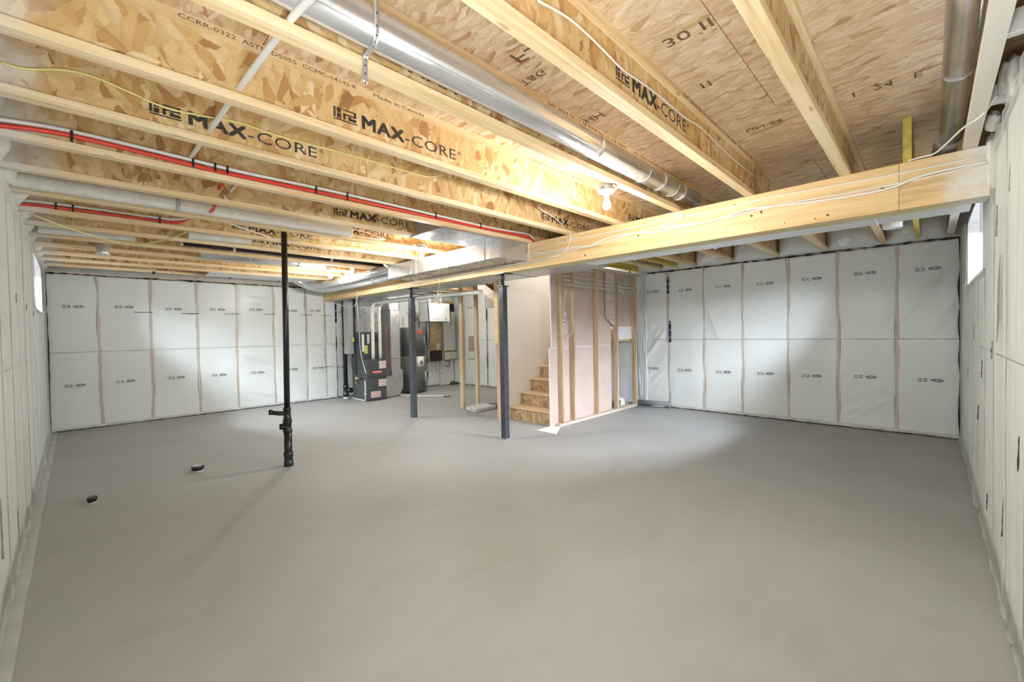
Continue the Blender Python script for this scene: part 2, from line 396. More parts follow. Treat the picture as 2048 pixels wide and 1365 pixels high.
def text(name, body, face, pos, width, height, mat, parent=None, bold=0.0, mirror=False, spacing=1.0):
    """flat printed lettering; face '-y','-x','down'; pos = lower left corner as read"""
    cu = bpy.data.curves.new(name, 'FONT'); cu.body = body; cu.size = 1; cu.resolution_u = 2; cu.space_character = spacing
    tmp = bpy.data.objects.new('tmp', cu); C.objects.link(tmp)
    me = bpy.data.meshes.new_from_object(tmp, depsgraph=bpy.context.evaluated_depsgraph_get())
    bpy.data.objects.remove(tmp); bpy.data.curves.remove(cu)
    xs = [v.co.x for v in me.vertices]; ys = [v.co.y for v in me.vertices]
    x0, x1, y0, y1 = min(xs), max(xs), min(ys), max(ys)
    for v in me.vertices:
        a = (v.co.x-x0)/(x1-x0)*width; b = (v.co.y-y0)/(y1-y0)*height
        if mirror: a = width-a
        if face == '-y': q = (pos[0]+a, pos[1], pos[2]+b)
        elif face == '-x': q = (pos[0], pos[1]-a, pos[2]+b)
        elif face == 'down': q = (pos[0]+b, pos[1]-a, pos[2])
        else: q = (pos[0]-a, pos[1]-b, pos[2])
        v.co = q
    if bold:
        sh = bold*height; vs = [v.co.copy() for v in me.vertices]; fs = [tuple(p.vertices) for p in me.polygons]; V = []; Fc = []
        for k_, (da, db) in enumerate(((-1, -1), (1, -1), (1, 1), (-1, 1), (0, 0))):
            o_ = len(V); dv = {'-y': Vector((da*sh, 0, db*sh)), '-x': Vector((0, da*sh, db*sh))}.get(face, Vector((da*sh, db*sh, 0)))
            nv = {'-y': Vector((0, -.00015*k_, 0)), '-x': Vector((-.00015*k_, 0, 0))}.get(face, Vector((0, 0, -.00015*k_)))
            V += [tuple(v+dv+nv) for v in vs]; Fc += [tuple(i+o_ for i in f) for f in fs]
        me = bpy.data.meshes.new(name); me.from_pydata(V, [], Fc)
    me.materials.clear(); me.materials.append(mat); me.name = name
    o = bpy.data.objects.new(name, me); C.objects.link(o)
    if parent: at(parent, o)
    return o

# ---------------------------------------------------------------- floor
fl = MB(); fl.box(XL-.3, XR+.3, YR-.3, YF+.3, -.12, 0.0)
fo = fl.build('floor', MT['concrete']); fo['kind'] = 'structure'
def strip_fn(a, b):
    y = YR + .02 + a*(YF-YR-.03)
    e = -0.222 + .006*noise.noise(Vector((y*3, 0, 0))) + .003*noise.noise(Vector((y*17, 4, 0)))
    x = (XL-.02) + b*(e-(XL-.02)); z = .006*(1-b**6) + .002*noise.noise(Vector((x*20, y*5, 1)))*(1-b)
    return (x, y, z+.0015)
st = MB().grid(strip_fn, 160, 6).build('trim_1', MT['patch']); st['kind'] = 'structure'

# ---------------------------------------------------------------- ceiling (subfloor sheets)
ce = struct('ceiling')
MB().box(XL-.3, XR+.3, YR-.3, YF+.3, ZS+.019, ZS+.08).build('deck_backing', MT['sub'], ce)
sheet = None; x = XL-.25; row = 0
while x < XR+.2:
    x1 = min(x+1.219, XR+.25); y = YR-.25 - (0 if row % 2 else 1.22)
    while y < YF+.2:
        ya, yb = max(y, YR-.25), min(y+2.438, YF+.25)
        o = MB().box(0, x1-x-.004, 0, yb-ya-.004, 0, .018).build('panel', MT['sub'], ce)
        o.location = (x, ya, ZS); y += 2.438
    x = x1; row += 1
# printed stamps on the sheets
for (bx, by, body, wd, hg) in ((1.55, 1.50, 'F-8', .20, .09), (1.75, 1.62, 'T&G', .16, .05), (2.35, 1.62, 'HH', .13, .07), (2.0, .92, '30 II', .22, .07),
                               (2.5, .93, '||', .05, .06), (1.5, .36, 'HE-1', .26, .09), (1.5, .10, 'T9', .14, .07), (3.25, .33, 'I   24   E   II', .42, .07), (3.3, .92, 'UN 24', .22, .05)):
    text('stamp', body, 'down', (bx, by, ZS-.002), wd, hg, MT['ink_brown'], ce)

# ---------------------------------------------------------------- walls
def wall(name, axis, plane, a0, a1, studs, out, side=False, opening=None, prints=None, bulge=.014):
    """insulated stud wall behind clear poly. axis 'x': wall runs along x at y=plane; out=+1/-1 direction away from the room"""
    W = struct(name); fm = MT['film_side' if side else 'film']
    def bx(m, u0, u1, d0, d1, z0, z1):
        d0, d1 = plane+out*d0, plane+out*d1
        if axis == 'x': m.box(u0, u1, min(d0, d1), max(d0, d1), z0, z1)
        else: m.box(min(d0, d1), max(d0, d1), u0, u1, z0, z1)
        return m
    segs = [(a0, a1, 0.0, 2.46)]
    if opening:
        o0, o1, oz = opening; segs = [(a0, o0, 0, 2.46), (o0, o1, 0, oz), (o1, a1, 0, 2.46)]
    m = MB()
    for (u0, u1, z0, z1) in segs: bx(m, u0-(.4 if u0 == a0 else 0), u1+(.4 if u1 == a1 else 0), .15, .40, z0-.1, z1)
    if opening: bx(m, opening[0], opening[1], .15, .40, 2.42, 2.46)
    bx(m, a0-.4, a1+.4, .12, .40, 2.46, 2.80)
    m.build('foundation', MT['foam'], W)
    bx(MB(), a0, a1, .0, .14, .010, .048).build('bottom_plate', MT['plate' if axis == 'x' else 'plate_y'], W)
    bx(MB(), a0, a1, .004, .14, 2.42, 2.475).build('top_plate', MT['plate' if axis == 'x' else 'plate_y'], W)
    def blocked(u, z): return opening and opening[0] < u < opening[1] and z > opening[2]
    for u in studs:
        z1 = 2.42
        if opening and opening[0] < u < opening[1]: z1 = opening[2]-.04
        bx(MB(), u-.019, u+.019, .007, .14, .048, z1).build('stud', MT['stud_face'], W)
    # localised creases: centre (u, z), radii, direction numbers, height
    folds = {'wall_far_left': [(3.0, .75, 1.1, .75, 5, 13, .009), (3.3, 2.1, 1.0, .40, 2, 22, .008), (3.9, 1.3, .5, 1.0, 9, 12, .007)],
             'wall_far_right': [(.05, 1.75, .55, .70, 14, 12, .010), (3.55, .8, .45, .9, 12, 9, .010), (.7, .35, .6, .35, 10, 14, .006), (2.6, 1.7, .35, .6, 11, -4, .005)]}.get(name, [])
    def fold_h(u, z):
        h_ = 0
        for (fu, fz, ru, rz, ku, kz, am) in folds:
            g = max(0, 1-((u-fu)/ru)**2-((z-fz)/rz)**2)
            if g > 0: h_ += am*min(1, g*2)*max(0, noise.noise(Vector((u*ku+z*kz, (u*kz-z*ku)*.12, plane))))*3.6
        return h_
    ed = [a0] + [u for u in studs] + [a1]
    for i in range(len(ed)-1):
        u0, u1 = ed[i] + .021, ed[i+1] - .021
        if u1-u0 < .06: continue
        for (z0, z1) in ((.05, 1.215), (1.222, 2.418)):
            if opening:
                if u0 < opening[1] and u1 > opening[0]: 
                    if z0 > opening[2]-.1: continue
                    z1 = min(z1, opening[2]-.05)
            ph = random.random()*50
            def bf(s_, t_, u0=u0, u1=u1, z0=z0, z1=z1, ph=ph):
                u = u0+s_*(u1-u0); z = z0+t_*(z1-z0)
                u += (.017*noise.noise(Vector((z*2.6, ph, 1)))+.006*noise.noise(Vector((z*11, ph, 1)))+.002)*(-1 if s_ < .5 else 1)*(abs(s_-.5)*2)**6
                e = min(s_, 1-s_)*(u1-u0); f_ = min(1, e/.05)*min(1, min(t_, 1-t_)*(z1-z0)/.03+.4)
                d = plane+out*(.0045 - .0035*f_ + .002*noise.noise(Vector((u*4, z*3, ph))) - fold_h(u, z)*f_)
                return (u, d, z) if axis == 'x' else (d, u, z)
            MB().grid(bf, *((8, 12) if side else (26, 46))).build('batt', MT['batt'], W)
    # poly film
    allst = sorted(studs)
    def film(u0, u1, z0, z1, only=None):
        ph = plane*7+u0
        nu = max(4, int((u1-u0)/(.022 if side else .020))); nz = int((z1-z0)/(.06 if side else .026))+2
        def ff(s_, t_):
            u = u0+s_*(u1-u0); z = z0+t_*(z1-z0)
            ds = min([abs(u-q) for q in allst] + [abs(u-a0), abs(u-a1)])
            f_ = min(1, max(0, (ds-.02)/.10))
            n1 = noise.noise(Vector((u*2.2, z*.9, ph))); n2 = noise.noise(Vector((u*9, z*1.6, ph+9))); n3 = 1-abs(noise.noise(Vector((u*5+z*1.3, z*2.0-u, ph+3))))*2
            d = -.0045 - f_*bulge*(.5*(1+n1) + .10*(1+n2))
            d -= fold_h(u, z)
            if side:
                d += -.008*(1+noise.noise(Vector((u*14, z*.8, ph+20)))) - .014*max(0, noise.noise(Vector((u*6, z*.6, ph+40))))
            if z < .07: d -= .010*(1+noise.noise(Vector((u*9, z*30, ph))))
            d = plane + out*min(d, -.0035)
            return (u, d, z) if axis == 'x' else (d, u, z)
        if only: return ff((only[0]-u0)/(u1-u0), (only[1]-z0)/(z1-z0))
        return MB().grid(ff, nu, nz)
    for i, (u0, u1, z0, z1) in enumerate(segs):
        film(u0, u1, .012, min(z1, 2.452)).build('vapour_film', fm, W)
    # lumpy folded film over the plate at the floor
    def lump(s_, t_):
        u = a0+s_*(a1-a0); a = -PI*.5 + t_*PI
        r = .020 + .010*noise.noise(Vector((u*7, 1.5, plane))) + .006*noise.noise(Vector((u*23, 2.5, plane)))
        d = plane - out*(r*math.cos(a)*.9+.002); z = .030 + r*math.sin(a)
        return (u, d, z) if axis == 'x' else (d, u, z)
    if not side: MB().grid(lump, int((a1-a0)/.04), 6).build('film_hem', MT['film_loose'], W)
    def bead(name_, p, amp, r, zfix=None):
        pts = []; n_ = max(3, int((p[1]-p[0])/.03))
        rr = []
        for i in range(n_+1):
            u = p[0]+(p[1]-p[0])*i/n_
            z = p[2]+amp*noise.noise(Vector((u*6, plane, 2)))
            d = plane-out*(p[3] if len(p) > 3 else .008); pts.append((u, d, z) if axis == 'x' else (d, u, z))
            rr.append(r*(.35+1.0*abs(noise.noise(Vector((u*11, plane, 5))))*1.6))
        MB().tube(pts, r, 6, True, rr).build('sealant_bead', MT['seal'], W)
    if not side:
        bead('b', (a0, a1, .006), .003, .012); bead('t', (a0, a1, 2.438), .010, .015)
    else:
        bead('b', (a0, a1, .010, .004), .010, .022)
    # stamps printed on the batts, seen through the film
    if prints:
        for i in range(len(ed)-1):
            c = (ed[i]+ed[i+1])/2
            if ed[i+1]-ed[i] < .4: continue
            for z, sd in ((prints[0], 1), (prints[1], 2)):
                z += random.uniform(-.015, .015); fl_ = (i+sd) % 3 == 0; off = random.uniform(-.02, .02)
                fd = min(film(segs[0][0], segs[0][1], .012, 2.452, (c+du, z+dz))[1 if axis == 'x' else 0] for du in (-.15, -.1, -.05, 0, .05, .1, .15) for dz in (0, .02, .045)) - .002
                if axis == 'x':
                    text('batt_stamp', '22', '-y', (c-.12+off, fd, z), .095, .042, MT['ink_grey'], W, bold=.03)
                    q = [(c+.0+off+.060*(1+math.cos(a)), fd, z+.021+.021*math.sin(a)) for a in [k_*PI/8 for k_ in range(16)]]
                else:
                    text('batt_stamp', '22', '-x', (fd, c+.12+off, z), .095, .042, MT['ink_grey'], W, bold=.03, mirror=fl_)
                    q = [(fd, c+.0+off-.060*(1+math.cos(a)), z+.021+.021*math.sin(a)) for a in [k_*PI/8 for k_ in range(16)]]
                mm = MB(); vv = len(mm.v)
                ctr = Vector((0, 0, 0))
                for p in q: ctr += Vector(p)
                ctr /= len(q)
                inner = [ctr+(Vector(p)-ctr)*.35 for p in q]
                mm.v = q+[tuple(p) for p in inner]; n_ = len(q)
                for a in range(n_):
                    b_ = (a+1) % n_; mm.f.append((a, b_, n_+b_, n_+a)); mm.sm.append(False)
                mm.build('batt_stamp', MT['ink_grey'], W)
    return W
sFL = [.274, .916, 1.576, 2.191, 2.842, 3.478, 3.882, 4.50, 5.11, 5.72, 6.33, 6.94]
sFR = [.306, .918, 1.516, 2.138, 2.735, 3.354, 3.96, 4.57, 5.18, 5.79, 6.40, 7.01, 7.785, 8.158, 8.51, 9.1]
wFL = wall('wall_far_left', 'x', YF, XL, XR, sFL, +1, prints=(1.92, .69))
wFR = wall('wall_far_right', 'y', XR, YR, YF, sFR, +1, prints=(2.07, .68))
wL = wall('wall_left', 'y', XL, YR, YF, [YR+.02+.61*i for i in range(17)], -1, side=True, opening=(7.17, 8.74, 1.80))
wR = wall('wall_right', 'x', YR, XL, XR, [XL+.02+.61*i for i in range(13)], -1, side=True, opening=(4.60, 6.34, 1.80))
# vertical sealant in the two corners and horizontal laps of the far-left film
def vbead(W, x_, y_, z0, z1, r):
    n_ = int((z1-z0)/.03); pts = []; rr = []
    for i in range(n_+1):
        z = z0+(z1-z0)*i/n_
        pts.append((x_+.008*noise.noise(Vector((z*5, x_, 1))), y_+.008*noise.noise(Vector((z*5, y_, 7))), z)); rr.append(r*(.25+1.5*abs(noise.noise(Vector((z*3, x_, y_))))))
    MB().tube(pts, r, 6, True, rr).build('sealant_bead', MT['seal'], W)
vbead(wFL, XL+.02, YF-.02, .02, 2.43, .016); vbead(wFR, XR-.02, YR+.02, .02, 2.42, .016)
vbead(wFR, XR-.015, 3.80, .05, 2.40, .012); vbead(wFL, 4.11, YF-.022, .02, 1.70, .014); vbead(wFR, XR-.018, 8.16, .02, 2.3, .012); vbead(wFL, 6.52, YF-.02, .02, 2.2, .016)
for i, (u0, u1, z) in enumerate(((.70, .95, 1.86), (1.34, 1.60, 1.85), (1.99, 2.25, 1.86), (2.66, 2.87, 1.86), (3.35, 3.6, 1.86), (3.80, 4.0, 1.85), (3.78, 4.02, .72))):
    pts = [(u0+(u1-u0)*t/8, YF-.024, z+.008*noise.noise(Vector((t*.7, i, 3)))) for t in range(9)]
    MB().tube(pts, .006, 5, True, [.003+.006*abs(noise.noise(Vector((t*1.1, i, 9)))) for t in range(9)]).build('sealant_bead', MT['seal'], wFL)
# a lifted tab of tape and a puncture on the right wall
MB().prism([(3.30, YR+.022, 1.75), (3.36, YR+.025, 1.62), (3.34, YR+.03, 1.30), (3.27, YR+.026, 1.42)], (0, .002, 0)).build('film_tear', MT['ink_grey'], wR)

# rim joist insulation pillows (between the joist ends)
JY = [-.207, .403, 1.023, 1.622, 2.253, 2.845, 3.450, 4.063, 4.673, 5.283, 5.893, 6.503, 7.113, 7.723, 8.333, 8.943]
def pillow(W, x0, y0, y1, sgn, mat):
    ph = random.random()*30
    def pf(s_, t_):
        y = y0+s_*(y1-y0); z = 2.46+t_*.31
        b = (4*s_*(1-s_))**.4*(4*t_*(1-t_))**.35
        d = .13*b*(1+.35*noise.noise(Vector((y*5, z*6, ph)))) + .015*noise.noise(Vector((y*16, z*16, ph)))*b
        return (x0-sgn*(d-.01), y, z)
    MB().grid(pf, 14, 10).build('rim_insulation', mat, W)
for i in range(len(JY)):
    y0 = JY[i]+.055; y1 = (JY[i+1] if i+1 < len(JY) else YF)+.004
    pillow(wFR, XR-.02, y0, y1, 1, MT['film_loose']); pillow(wFR, XR+.0, y0, y1, 1, MT['batt'])
    pillow(wL, XL-.03, y0, y1, -1, MT['foam'])
MB().box(XR+.10, XR+.12, YR-.1, YF+.1, 2.46, ZS+.02).build('rim_board', MT['foam'], wFR)
MB().box(XL-.12, XL-.10, YR-.1, YF+.1, 2.46, ZS+.02).build('rim_board', MT['foam'], wL)
# right wall rim: board, two short blocks and lumps of foam
MB().box(XL, XR, YR-.11, YR-.09, 2.46, ZS+.02).build('rim_board', MT['web'], wR)
for bx_ in (2.52, 3.24):
    MB().box(bx_, bx_+.038, YR-.10, JY[0]+.012, 2.50, 2.59).build('blocking', MT['foam'], wR, bevel=.004)
def blob(name, c, r, mat, parent, sq=(1, 1, 1), seed=0, amp=.35):
    bm = bmesh.new(); bmesh.ops.create_icosphere(bm, subdivisions=3, radius=1)
    for v in bm.verts:
        n_ = v.co.normalized(); k_ = 1+amp*noise.noise(n_*1.7+Vector((seed, 0, 0)))+amp*.5*noise.noise(n_*4.1+Vector((0, seed, 0)))
        v.co = Vector((c[0]+n_.x*r*sq[0]*k_, c[1]+n_.y*r*sq[1]*k_, c[2]+n_.z*r*sq[2]*k_))
    me = bpy.data.meshes.new(name); bm.to_mesh(me); bm.free(); me.materials.append(mat)
    for p in me.polygons: p.use_smooth = True
    o = bpy.data.objects.new(name, me); C.objects.link(o)
    if parent: at(parent, o)
    return o
for i, (c, r, s_) in enumerate((((3.10, -.27, 2.56), .07, (1.4, .5, 1.2)), ((3.42, -.29, 2.60), .06, (1.5, .6, 1)), ((3.60, -.25, 2.52), .05, (2.2, .7, .8)), ((3.85, -.27, 2.44), .045, (.8, .7, 2.0)),
                                ((2.3, -.30, 2.58), .07, (2, .5, 1)), ((1.9, -.30, 2.56), .07, (2, .5, 1)), ((3.86, -.27, 2.30), .04, (.6, .6, 2.4)))):
    blob('foam_lump', c, r, MT['foam'], wR, s_, i)
# dark smudges and slits in the side-wall film
rs = random.Random(11)
for (xx, zz, ln) in ((3.42, 2.02, .16), (3.62, 1.30, .10), (4.3, 1.15, .12), (2.9, 2.1, .12), (2.6, .95, .14), (3.1, .55, .18), (5.0, 1.4, .12), (4.6, .8, .10), (2.2, .45, .16), (3.9, .35, .10), (5.8, 1.0, .1), (2.45, 1.75, .09)):
    pts = [(xx+.006*noise.noise(Vector((t*.9, xx, 0))), YR+.026+.003*t/7, zz-ln*t/7) for t in range(8)]
    MB().tube(pts, .005, 5, True, [.0015+.006*abs(noise.noise(Vector((t*.8, xx, 4)))) for t in range(8)]).build('film_smudge', MT['ink_grey'] if rs.random() < .5 else MT['seal'], wR)
for (yy, zz, ln) in ((3.6, 1.72, .05), (4.6, 1.74, .06), (5.5, 1.72, .05), (6.4, 1.70, .05), (3.3, .62, .30), (2.6, 1.0, .25), (4.1, .35, .2)):
    pts = [(XL+.028, yy+.008*noise.noise(Vector((t*.9, yy, 0))), zz-ln*t/7) for t in range(8)]
    MB().tube(pts, .005, 5, True, [.002+.005*abs(noise.noise(Vector((t*.8, yy, 4)))) for t in range(8)]).build('film_smudge', MT['ink_grey'], wL)
# folded poly edge hanging over the right wall top
def fold(s_, t_):
    x_ = .6+s_*3.25; z = 2.40+t_*.12
    return (x_, YR+.012-.03*t_+.012*noise.noise(Vector((x_*7, z*9, 0))), z+.02*noise.noise(Vector((x_*5, 3, 0))))
MB().grid(fold, 70, 4).build('film_edge', MT['film_loose'], wR)

# ---------------------------------------------------------------- windows
def window(name, axis, plane, u0, u1, z0, z1, out, depth=.34):
    W = struct(name)
    def bx(m, a, b, d0, d1, c, d):
        e0, e1 = sorted((plane+out*d0, plane+out*d1))
        return m.box(a, b, e0, e1, c, d) if axis == 'x' else m.box(e0, e1, a, b, c, d)
    bx(MB(), u0-.02, u0, -.006, depth, z0-.02, z1+.02).build('jamb', MT['white_buck'], W)
    bx(MB(), u1, u1+.02, -.006, depth, z0-.02, z1+.02).build('jamb', MT['white_buck'], W)
    bx(MB(), u0-.02, u1+.02, -.006, depth, z0-.02, z0).build('sill', MT['white_buck'], W)
    bx(MB(), u0-.02, u1+.02, -.006, depth, z1, z1+.02).build('head', MT['white_buck'], W)
    m = MB(); bx(m, u0, u1, .27, .33, z0, z0+.05); bx(m, u0, u1, .27, .33, z1-.05, z1)
    mid = (u0+u1)/2
    for a in (u0, mid-.025, u1-.05): bx(m, a, a+.05, .27, .33, z0+.05, z1-.05)
    m.build('window_frame', MT['white'], W)
    bx(MB(), u0+.05, mid-.025, .298, .302, z0+.05, z1-.05).build('pane', MT['glass'], W)
    bx(MB(), mid+.025, u1-.05, .298, .302, z0+.05, z1-.05).build('pane', MT['glass'], W)
    return W
window('window_1', 'x', YR, 4.60, 6.34, 1.80, 2.40, -1)
window('window_2', 'y', XL, 7.17, 8.74, 1.80, 2.40, -1)

# ---------------------------------------------------------------- I-joists
ordn = ['against the right wall, smeared with white foam', 'second from the right wall', 'third from the right wall, white cable along its web',
        'fourth from the right wall, beside the long round duct', 'fifth from the right wall, behind the nearest lit bulb', 'sixth from the right wall, yellow cable along its web',
        'seventh from the right wall, red and white tubes clipped along it', 'eighth from the right wall, just before the white-wrapped duct', 'ninth from the right wall, just beyond the white-wrapped duct',
        'seventh from the far left wall, red tube on its near side', 'sixth from the far left wall, beside the black pipe run', 'fifth from the far left wall, beside the silver round duct',
        'fourth from the far left wall, carrying the small silver collar', 'third from the far left wall', 'second from the far left wall, edge of the pale sheet', 'nearest to the far left wall, dotted with black clips']
joists = []
meshes = {}
def ijoist(i, y, x0, x1, lab, fm):
    key = (round(x0, 2), round(x1, 2), fm)
    r = empty('floor_joist', (0, y, ZT))
    tag(r, 'wooden I-joist ' + lab, 'joist', 'I-joists carrying the floor above')
    r.location = (0, y, ZT)
    if key not in meshes:
        a = MB().box(x0, x1, 0, .063, 0, .038).build('bottom_flange', MT[fm]); b = MB().box(x0, x1, .027, .037, .038, .264).build('web', MT['web'])
        c = MB().box(x0, x1, 0, .063, .264, .302).build('top_flange', MT[fm]); meshes[key] = (a, b, c); out = [a, b, c]
    else:
        out = []
        for o in meshes[key]:
            q = o.copy(); C.objects.link(q); out.append(q)
    for o in out: o.parent = r
    joists.append(out); return out
for i, y in enumerate(JY):
    x1 = XR+.10 if i not in (7, 8) else 4.62
    ijoist(i, y, XL-.09, x1, ordn[i], 'flange_foam' if i == 0 else 'flange')
# header of the stair opening
def add(name, mb, mat, label, cat, group=None, bevel=0.0):
    o = mb.build(name, mat, None, bevel); return tag(o, label, cat, group)
# yellow coated joists
def yj(y, x0, x1, lab):
    r = empty('solid_joist', (x0, y, ZT)); tag(r, lab, 'joist', 'yellow coated solid joists')
    at(r, MB().box(x0, x1, y, y+.045, ZT, ZT+.30).build('board', MT['yellow'], None, .003)); return r
yj(.086, 3.89, XR+.06, 'yellow coated solid joist near the right wall, crossing the beam top')
yj(3.12, 4.45, XR+.06, 'yellow coated solid joist near the top of the stud partition')
yj(3.86, 4.55, XR+.06, 'yellow coated solid joist directly above the stud partition')

# lettering printed on the joists
def lp_logo(web, x_, y_, z, w_, h):
    m = MB()
    def q(a, b, c, d): m.v.extend([(x_+a*w_, y_, z+b*h), (x_+c*w_, y_, z+b*h), (x_+c*w_, y_, z+d*h), (x_+a*w_, y_, z+d*h)]); o = len(m.v)-4; m.f.append((o, o+1, o+2, o+3)); m.sm.append(False)
    q(0, 0, 1, .10); q(0, .18, .09, 1); q(.13, .18, .30, .55); q(.13, .62, .30, 1); q(.40, .90, .95, 1); q(.40, .18, .50, .62); q(.40, .55, .90, .66); q(.86, .55, .96, 1); q(.62, .18, .74, .52); q(.74, .18, .96, .42)
    o = m.build('printed_logo', MT['ink']); at_web(web, o); return o
def at_web(part, o):
    o.parent = part; o.matrix_parent_inverse = Matrix.Translation(-Vector(part.parent.location))
def maxcore(ji, x_, length, z0=2.565, h=.066, logo=True):
    web = joists[ji][1]; y_ = JY[ji]+.0262
    if logo: lp_logo(web, x_, y_, z0, length*.15, h)
    o = text('printed_lettering', 'MAX', '-y', (x_+length*.185, y_, z0), length*.30, h, MT['ink'], None, bold=.06, spacing=1.1); at_web(web, o)
    o = text('printed_lettering', '-CORE', '-y', (x_+length*.495, y_, z0), length*.44, h, MT['ink'], None, spacing=1.05); at_web(web, o)
    o = text('printed_lettering', '®', '-y', (x_+length*.95, y_, z0+h*.6), length*.04, h*.4, MT['ink'], None); at_web(web, o)
maxcore(4, 1.00, .88); maxcore(5, .30, .90); maxcore(2, 1.80, .86, 2.58, .07); maxcore(7, 1.77, .90); maxcore(5, 3.40, .95); maxcore(4, 4.12, .9); maxcore(3, .9, .9)
for ji in (8, 9, 10, 11, 12, 13):
    maxcore(ji, 1.2+.35*(ji % 3), .88)
maxcore(0, 6.1, .6); maxcore(4, 6.3, .7); maxcore(5, 6.2, .7); maxcore(3, 5.9, .7)
def flange_text(ji, x_, length, body, mat='ink', top=True, h=.020):
    p = joists[ji][2 if top else 0]; z0 = ZT+(.264 if top else 0)+.009
    o = text('printed_lettering', body, '-y', (x_, JY[ji]-.0012, z0), length, h, MT[mat]); at_web(p, o)
flange_text(4, .34, .78, 'CCRR-0322  ASTM D5055  CCMC-14142-R', 'ink_brown'); flange_text(4, 1.22, .34, 'Made in Canada', 'ink_brown')
flange_text(4, 2.55, .7, '2023 13:07 18 EWP Inc.', 'ink_brown')
flange_text(3, 2.00, .92, '347 2024 06:13 18 EWP Inc. 11 7/8 18600'); flange_text(3, 3.02, .95, 'APA MILL 1135 PRP-L330 EXTERIOR CORE')
flange_text(2, 2.50, .95, '347 2024 06:14 18 EWP Inc. 11 7/8 18600'); flange_text(2, 3.5, .35, 'APA MILL 1135'); flange_text(1, 2.5, .06, 'I\\')

# ---------------------------------------------------------------- main beam
bm_ = empty('support_beam', (XB+.09, 4.6, ZB)); tag(bm_, 'long laminated timber beam running under the joists across the basement', 'beam')
seams = [YR+.02, .149, 2.759, 5.15, 7.55, YF-.01]
for a, b in zip(seams[:-1], seams[1:]):
    at(bm_, MB().box(XB, XB+.045, a+.001, b-.001, ZB+.0, ZT-.002).build('face_plank', MT['lvl'], None, .0015))
at(bm_, MB().box(XB+.046, XB+.184, YR+.02, YF-.01, ZB+.0, ZT-.002).build('inner_plies', MT['lvl_under']))
nm = MB()
for k_ in range(60):
    yy = .2+9.1*random.random(); zz = ZB+.04+random.choice((0, .11, .22))+random.uniform(-.01, .01)
    q_ = random.choice((.004, .0055, .010)); nm.lathe([(.0012, -.001), (q_, -.0008), (q_, .001)], (XB-.0002, yy, zz), 'x', 6)
n_ = nm.build('nail_head', MT['ink_brown']); n_['kind'] = 'stuff'; at(bm_, n_)

# ---------------------------------------------------------------- steel posts
def post(y, lab, zsh=0):
    r = empty('steel_post', (XB+.06, y, 0)); tag(r, lab, 'post', 'steel jack posts under the beam')
    xc = XB+.06
    m = MB(); h = .041; t = .0
    m.box(xc-h, xc+h, y-h, y+h, .012, 2.00)
    at(r, m.build('column', MT['steel'], None, .007))
    at(r, MB().box(xc-.075, xc+.075, y-.075, y+.075, 0, .012).build('base_plate', MT['galv_dull'], None, .002))
    at(r, MB().box(xc-.058, xc+.058, y-.058, y+.058, 2.00, 2.012).build('cap', MT['steel'], None, .002))
    s_ = MB(); s_.lathe([(.022, 2.012), (.022, 2.10), (.034, 2.101), (.034, 2.125), (.022, 2.126), (.022, 2.158)], (xc, y, 0), 'z', 16)
    at(r, s_.build('jack_screw', MT['steel']))
    at(r, MB().box(xc-.085, xc+.085, y-.11, y+.11, 2.158, 2.169).build('bearing_plate', MT['steel'], None, .002))
    return r
post(4.0, 'dark steel jack post standing by the stair foot')
post(6.17, 'dark steel jack post standing in front of the water heater')

# ---------------------------------------------------------------- ABS drain stack with tee
r = empty('drain_stack', (1.585, 4.974, 0)); tag(r, 'tall black plastic drain pipe rising from the open floor to the joists', 'pipe')
x_, y_ = 1.585, 4.974
at(r, MB().tube([(x_, y_, .0), (x_, y_, .36)], .040, 20).build('lower_pipe', MT['black']))
at(r, MB().tube([(x_, y_, .60), (x_+.01, y_-.005, 1.5), (x_+.02, y_-.01, 2.70)], .0295, 18).build('riser_pipe', MT['black']))
m = MB().lathe([(.036, .50), (.040, .505), (.040, .525), (.035, .53), (.035, .60), (.039, .605), (.039, .635), (.030, .638)], (x_, y_, 0), 'z', 20)
m.lathe([(.036, .36), (.046, .37), (.046, .395), (.039, .40), (.039, .46), (.046, .465), (.046, .50), (.036, .503)], (x_, y_, 0), 'z', 20)
at(r, m.build('tee_fitting', MT['black']))
d = Vector((-.77, .30, 0)).normalized()
b0 = Vector((x_, y_, .575)); b1 = b0+d*.17+Vector((0, 0, .02))
at(r, MB().tube([b0, b0+d*.07, b1], .024, 16).build('branch_pipe', MT['black'])); at(r, MB().cyl(b1-d*.03, b1+d*.004, .029, 16).build('branch_cap', MT['black']))
m = MB().cyl((x_, y_, .43), (x_-.07, y_+.03, .43), .033, 16); at(r, m.build('cleanout_plug', MT['black']))
m = MB().lathe([(.041, .0), (.048, .01), (.048, .045), (.043, .05), (.043, .10), (.048, .105), (.048, .15), (.041, .155)], (x_, y_, 0), 'z', 20)
at(r, m.build('coupling', MT['black']))
def floor_cap(x_, y_, rr, h, tilt, lab):
    r = empty('capped_pipe', (x_, y_, 0)); tag(r, lab, 'pipe cap', 'capped pipe stubs in the floor')
    m = MB().lathe([(rr*.80, 0), (rr*.82, h*.45), (rr, h*.47), (rr*1.02, h*.93), (rr*.96, h)], (0, 0, 0), 'z', 24); o = m.build('cap', MT['black'], r)
    o.rotation_euler = (tilt[0], tilt[1], 0); o.location.z = -.004
    o = MB().lathe([(rr*.84, 0), (rr*.84, .012)], (0, 0, 0), 'z', 24).build('stub_pipe', MT['pvc'], r)
    if rr > .05:
        o = MB().lathe([(rr*.80, h-.002), (rr*.80, h+.003)], (0, 0, 0), 'z', 24).build('seal_disc', MT['galv_dull'], r); o.rotation_euler = (tilt[0], tilt[1], 0)
floor_cap(.870, 5.52, .055, .062, (.06, -.05), 'larger black pipe cap with grey disc, in the floor near the drain pipe')
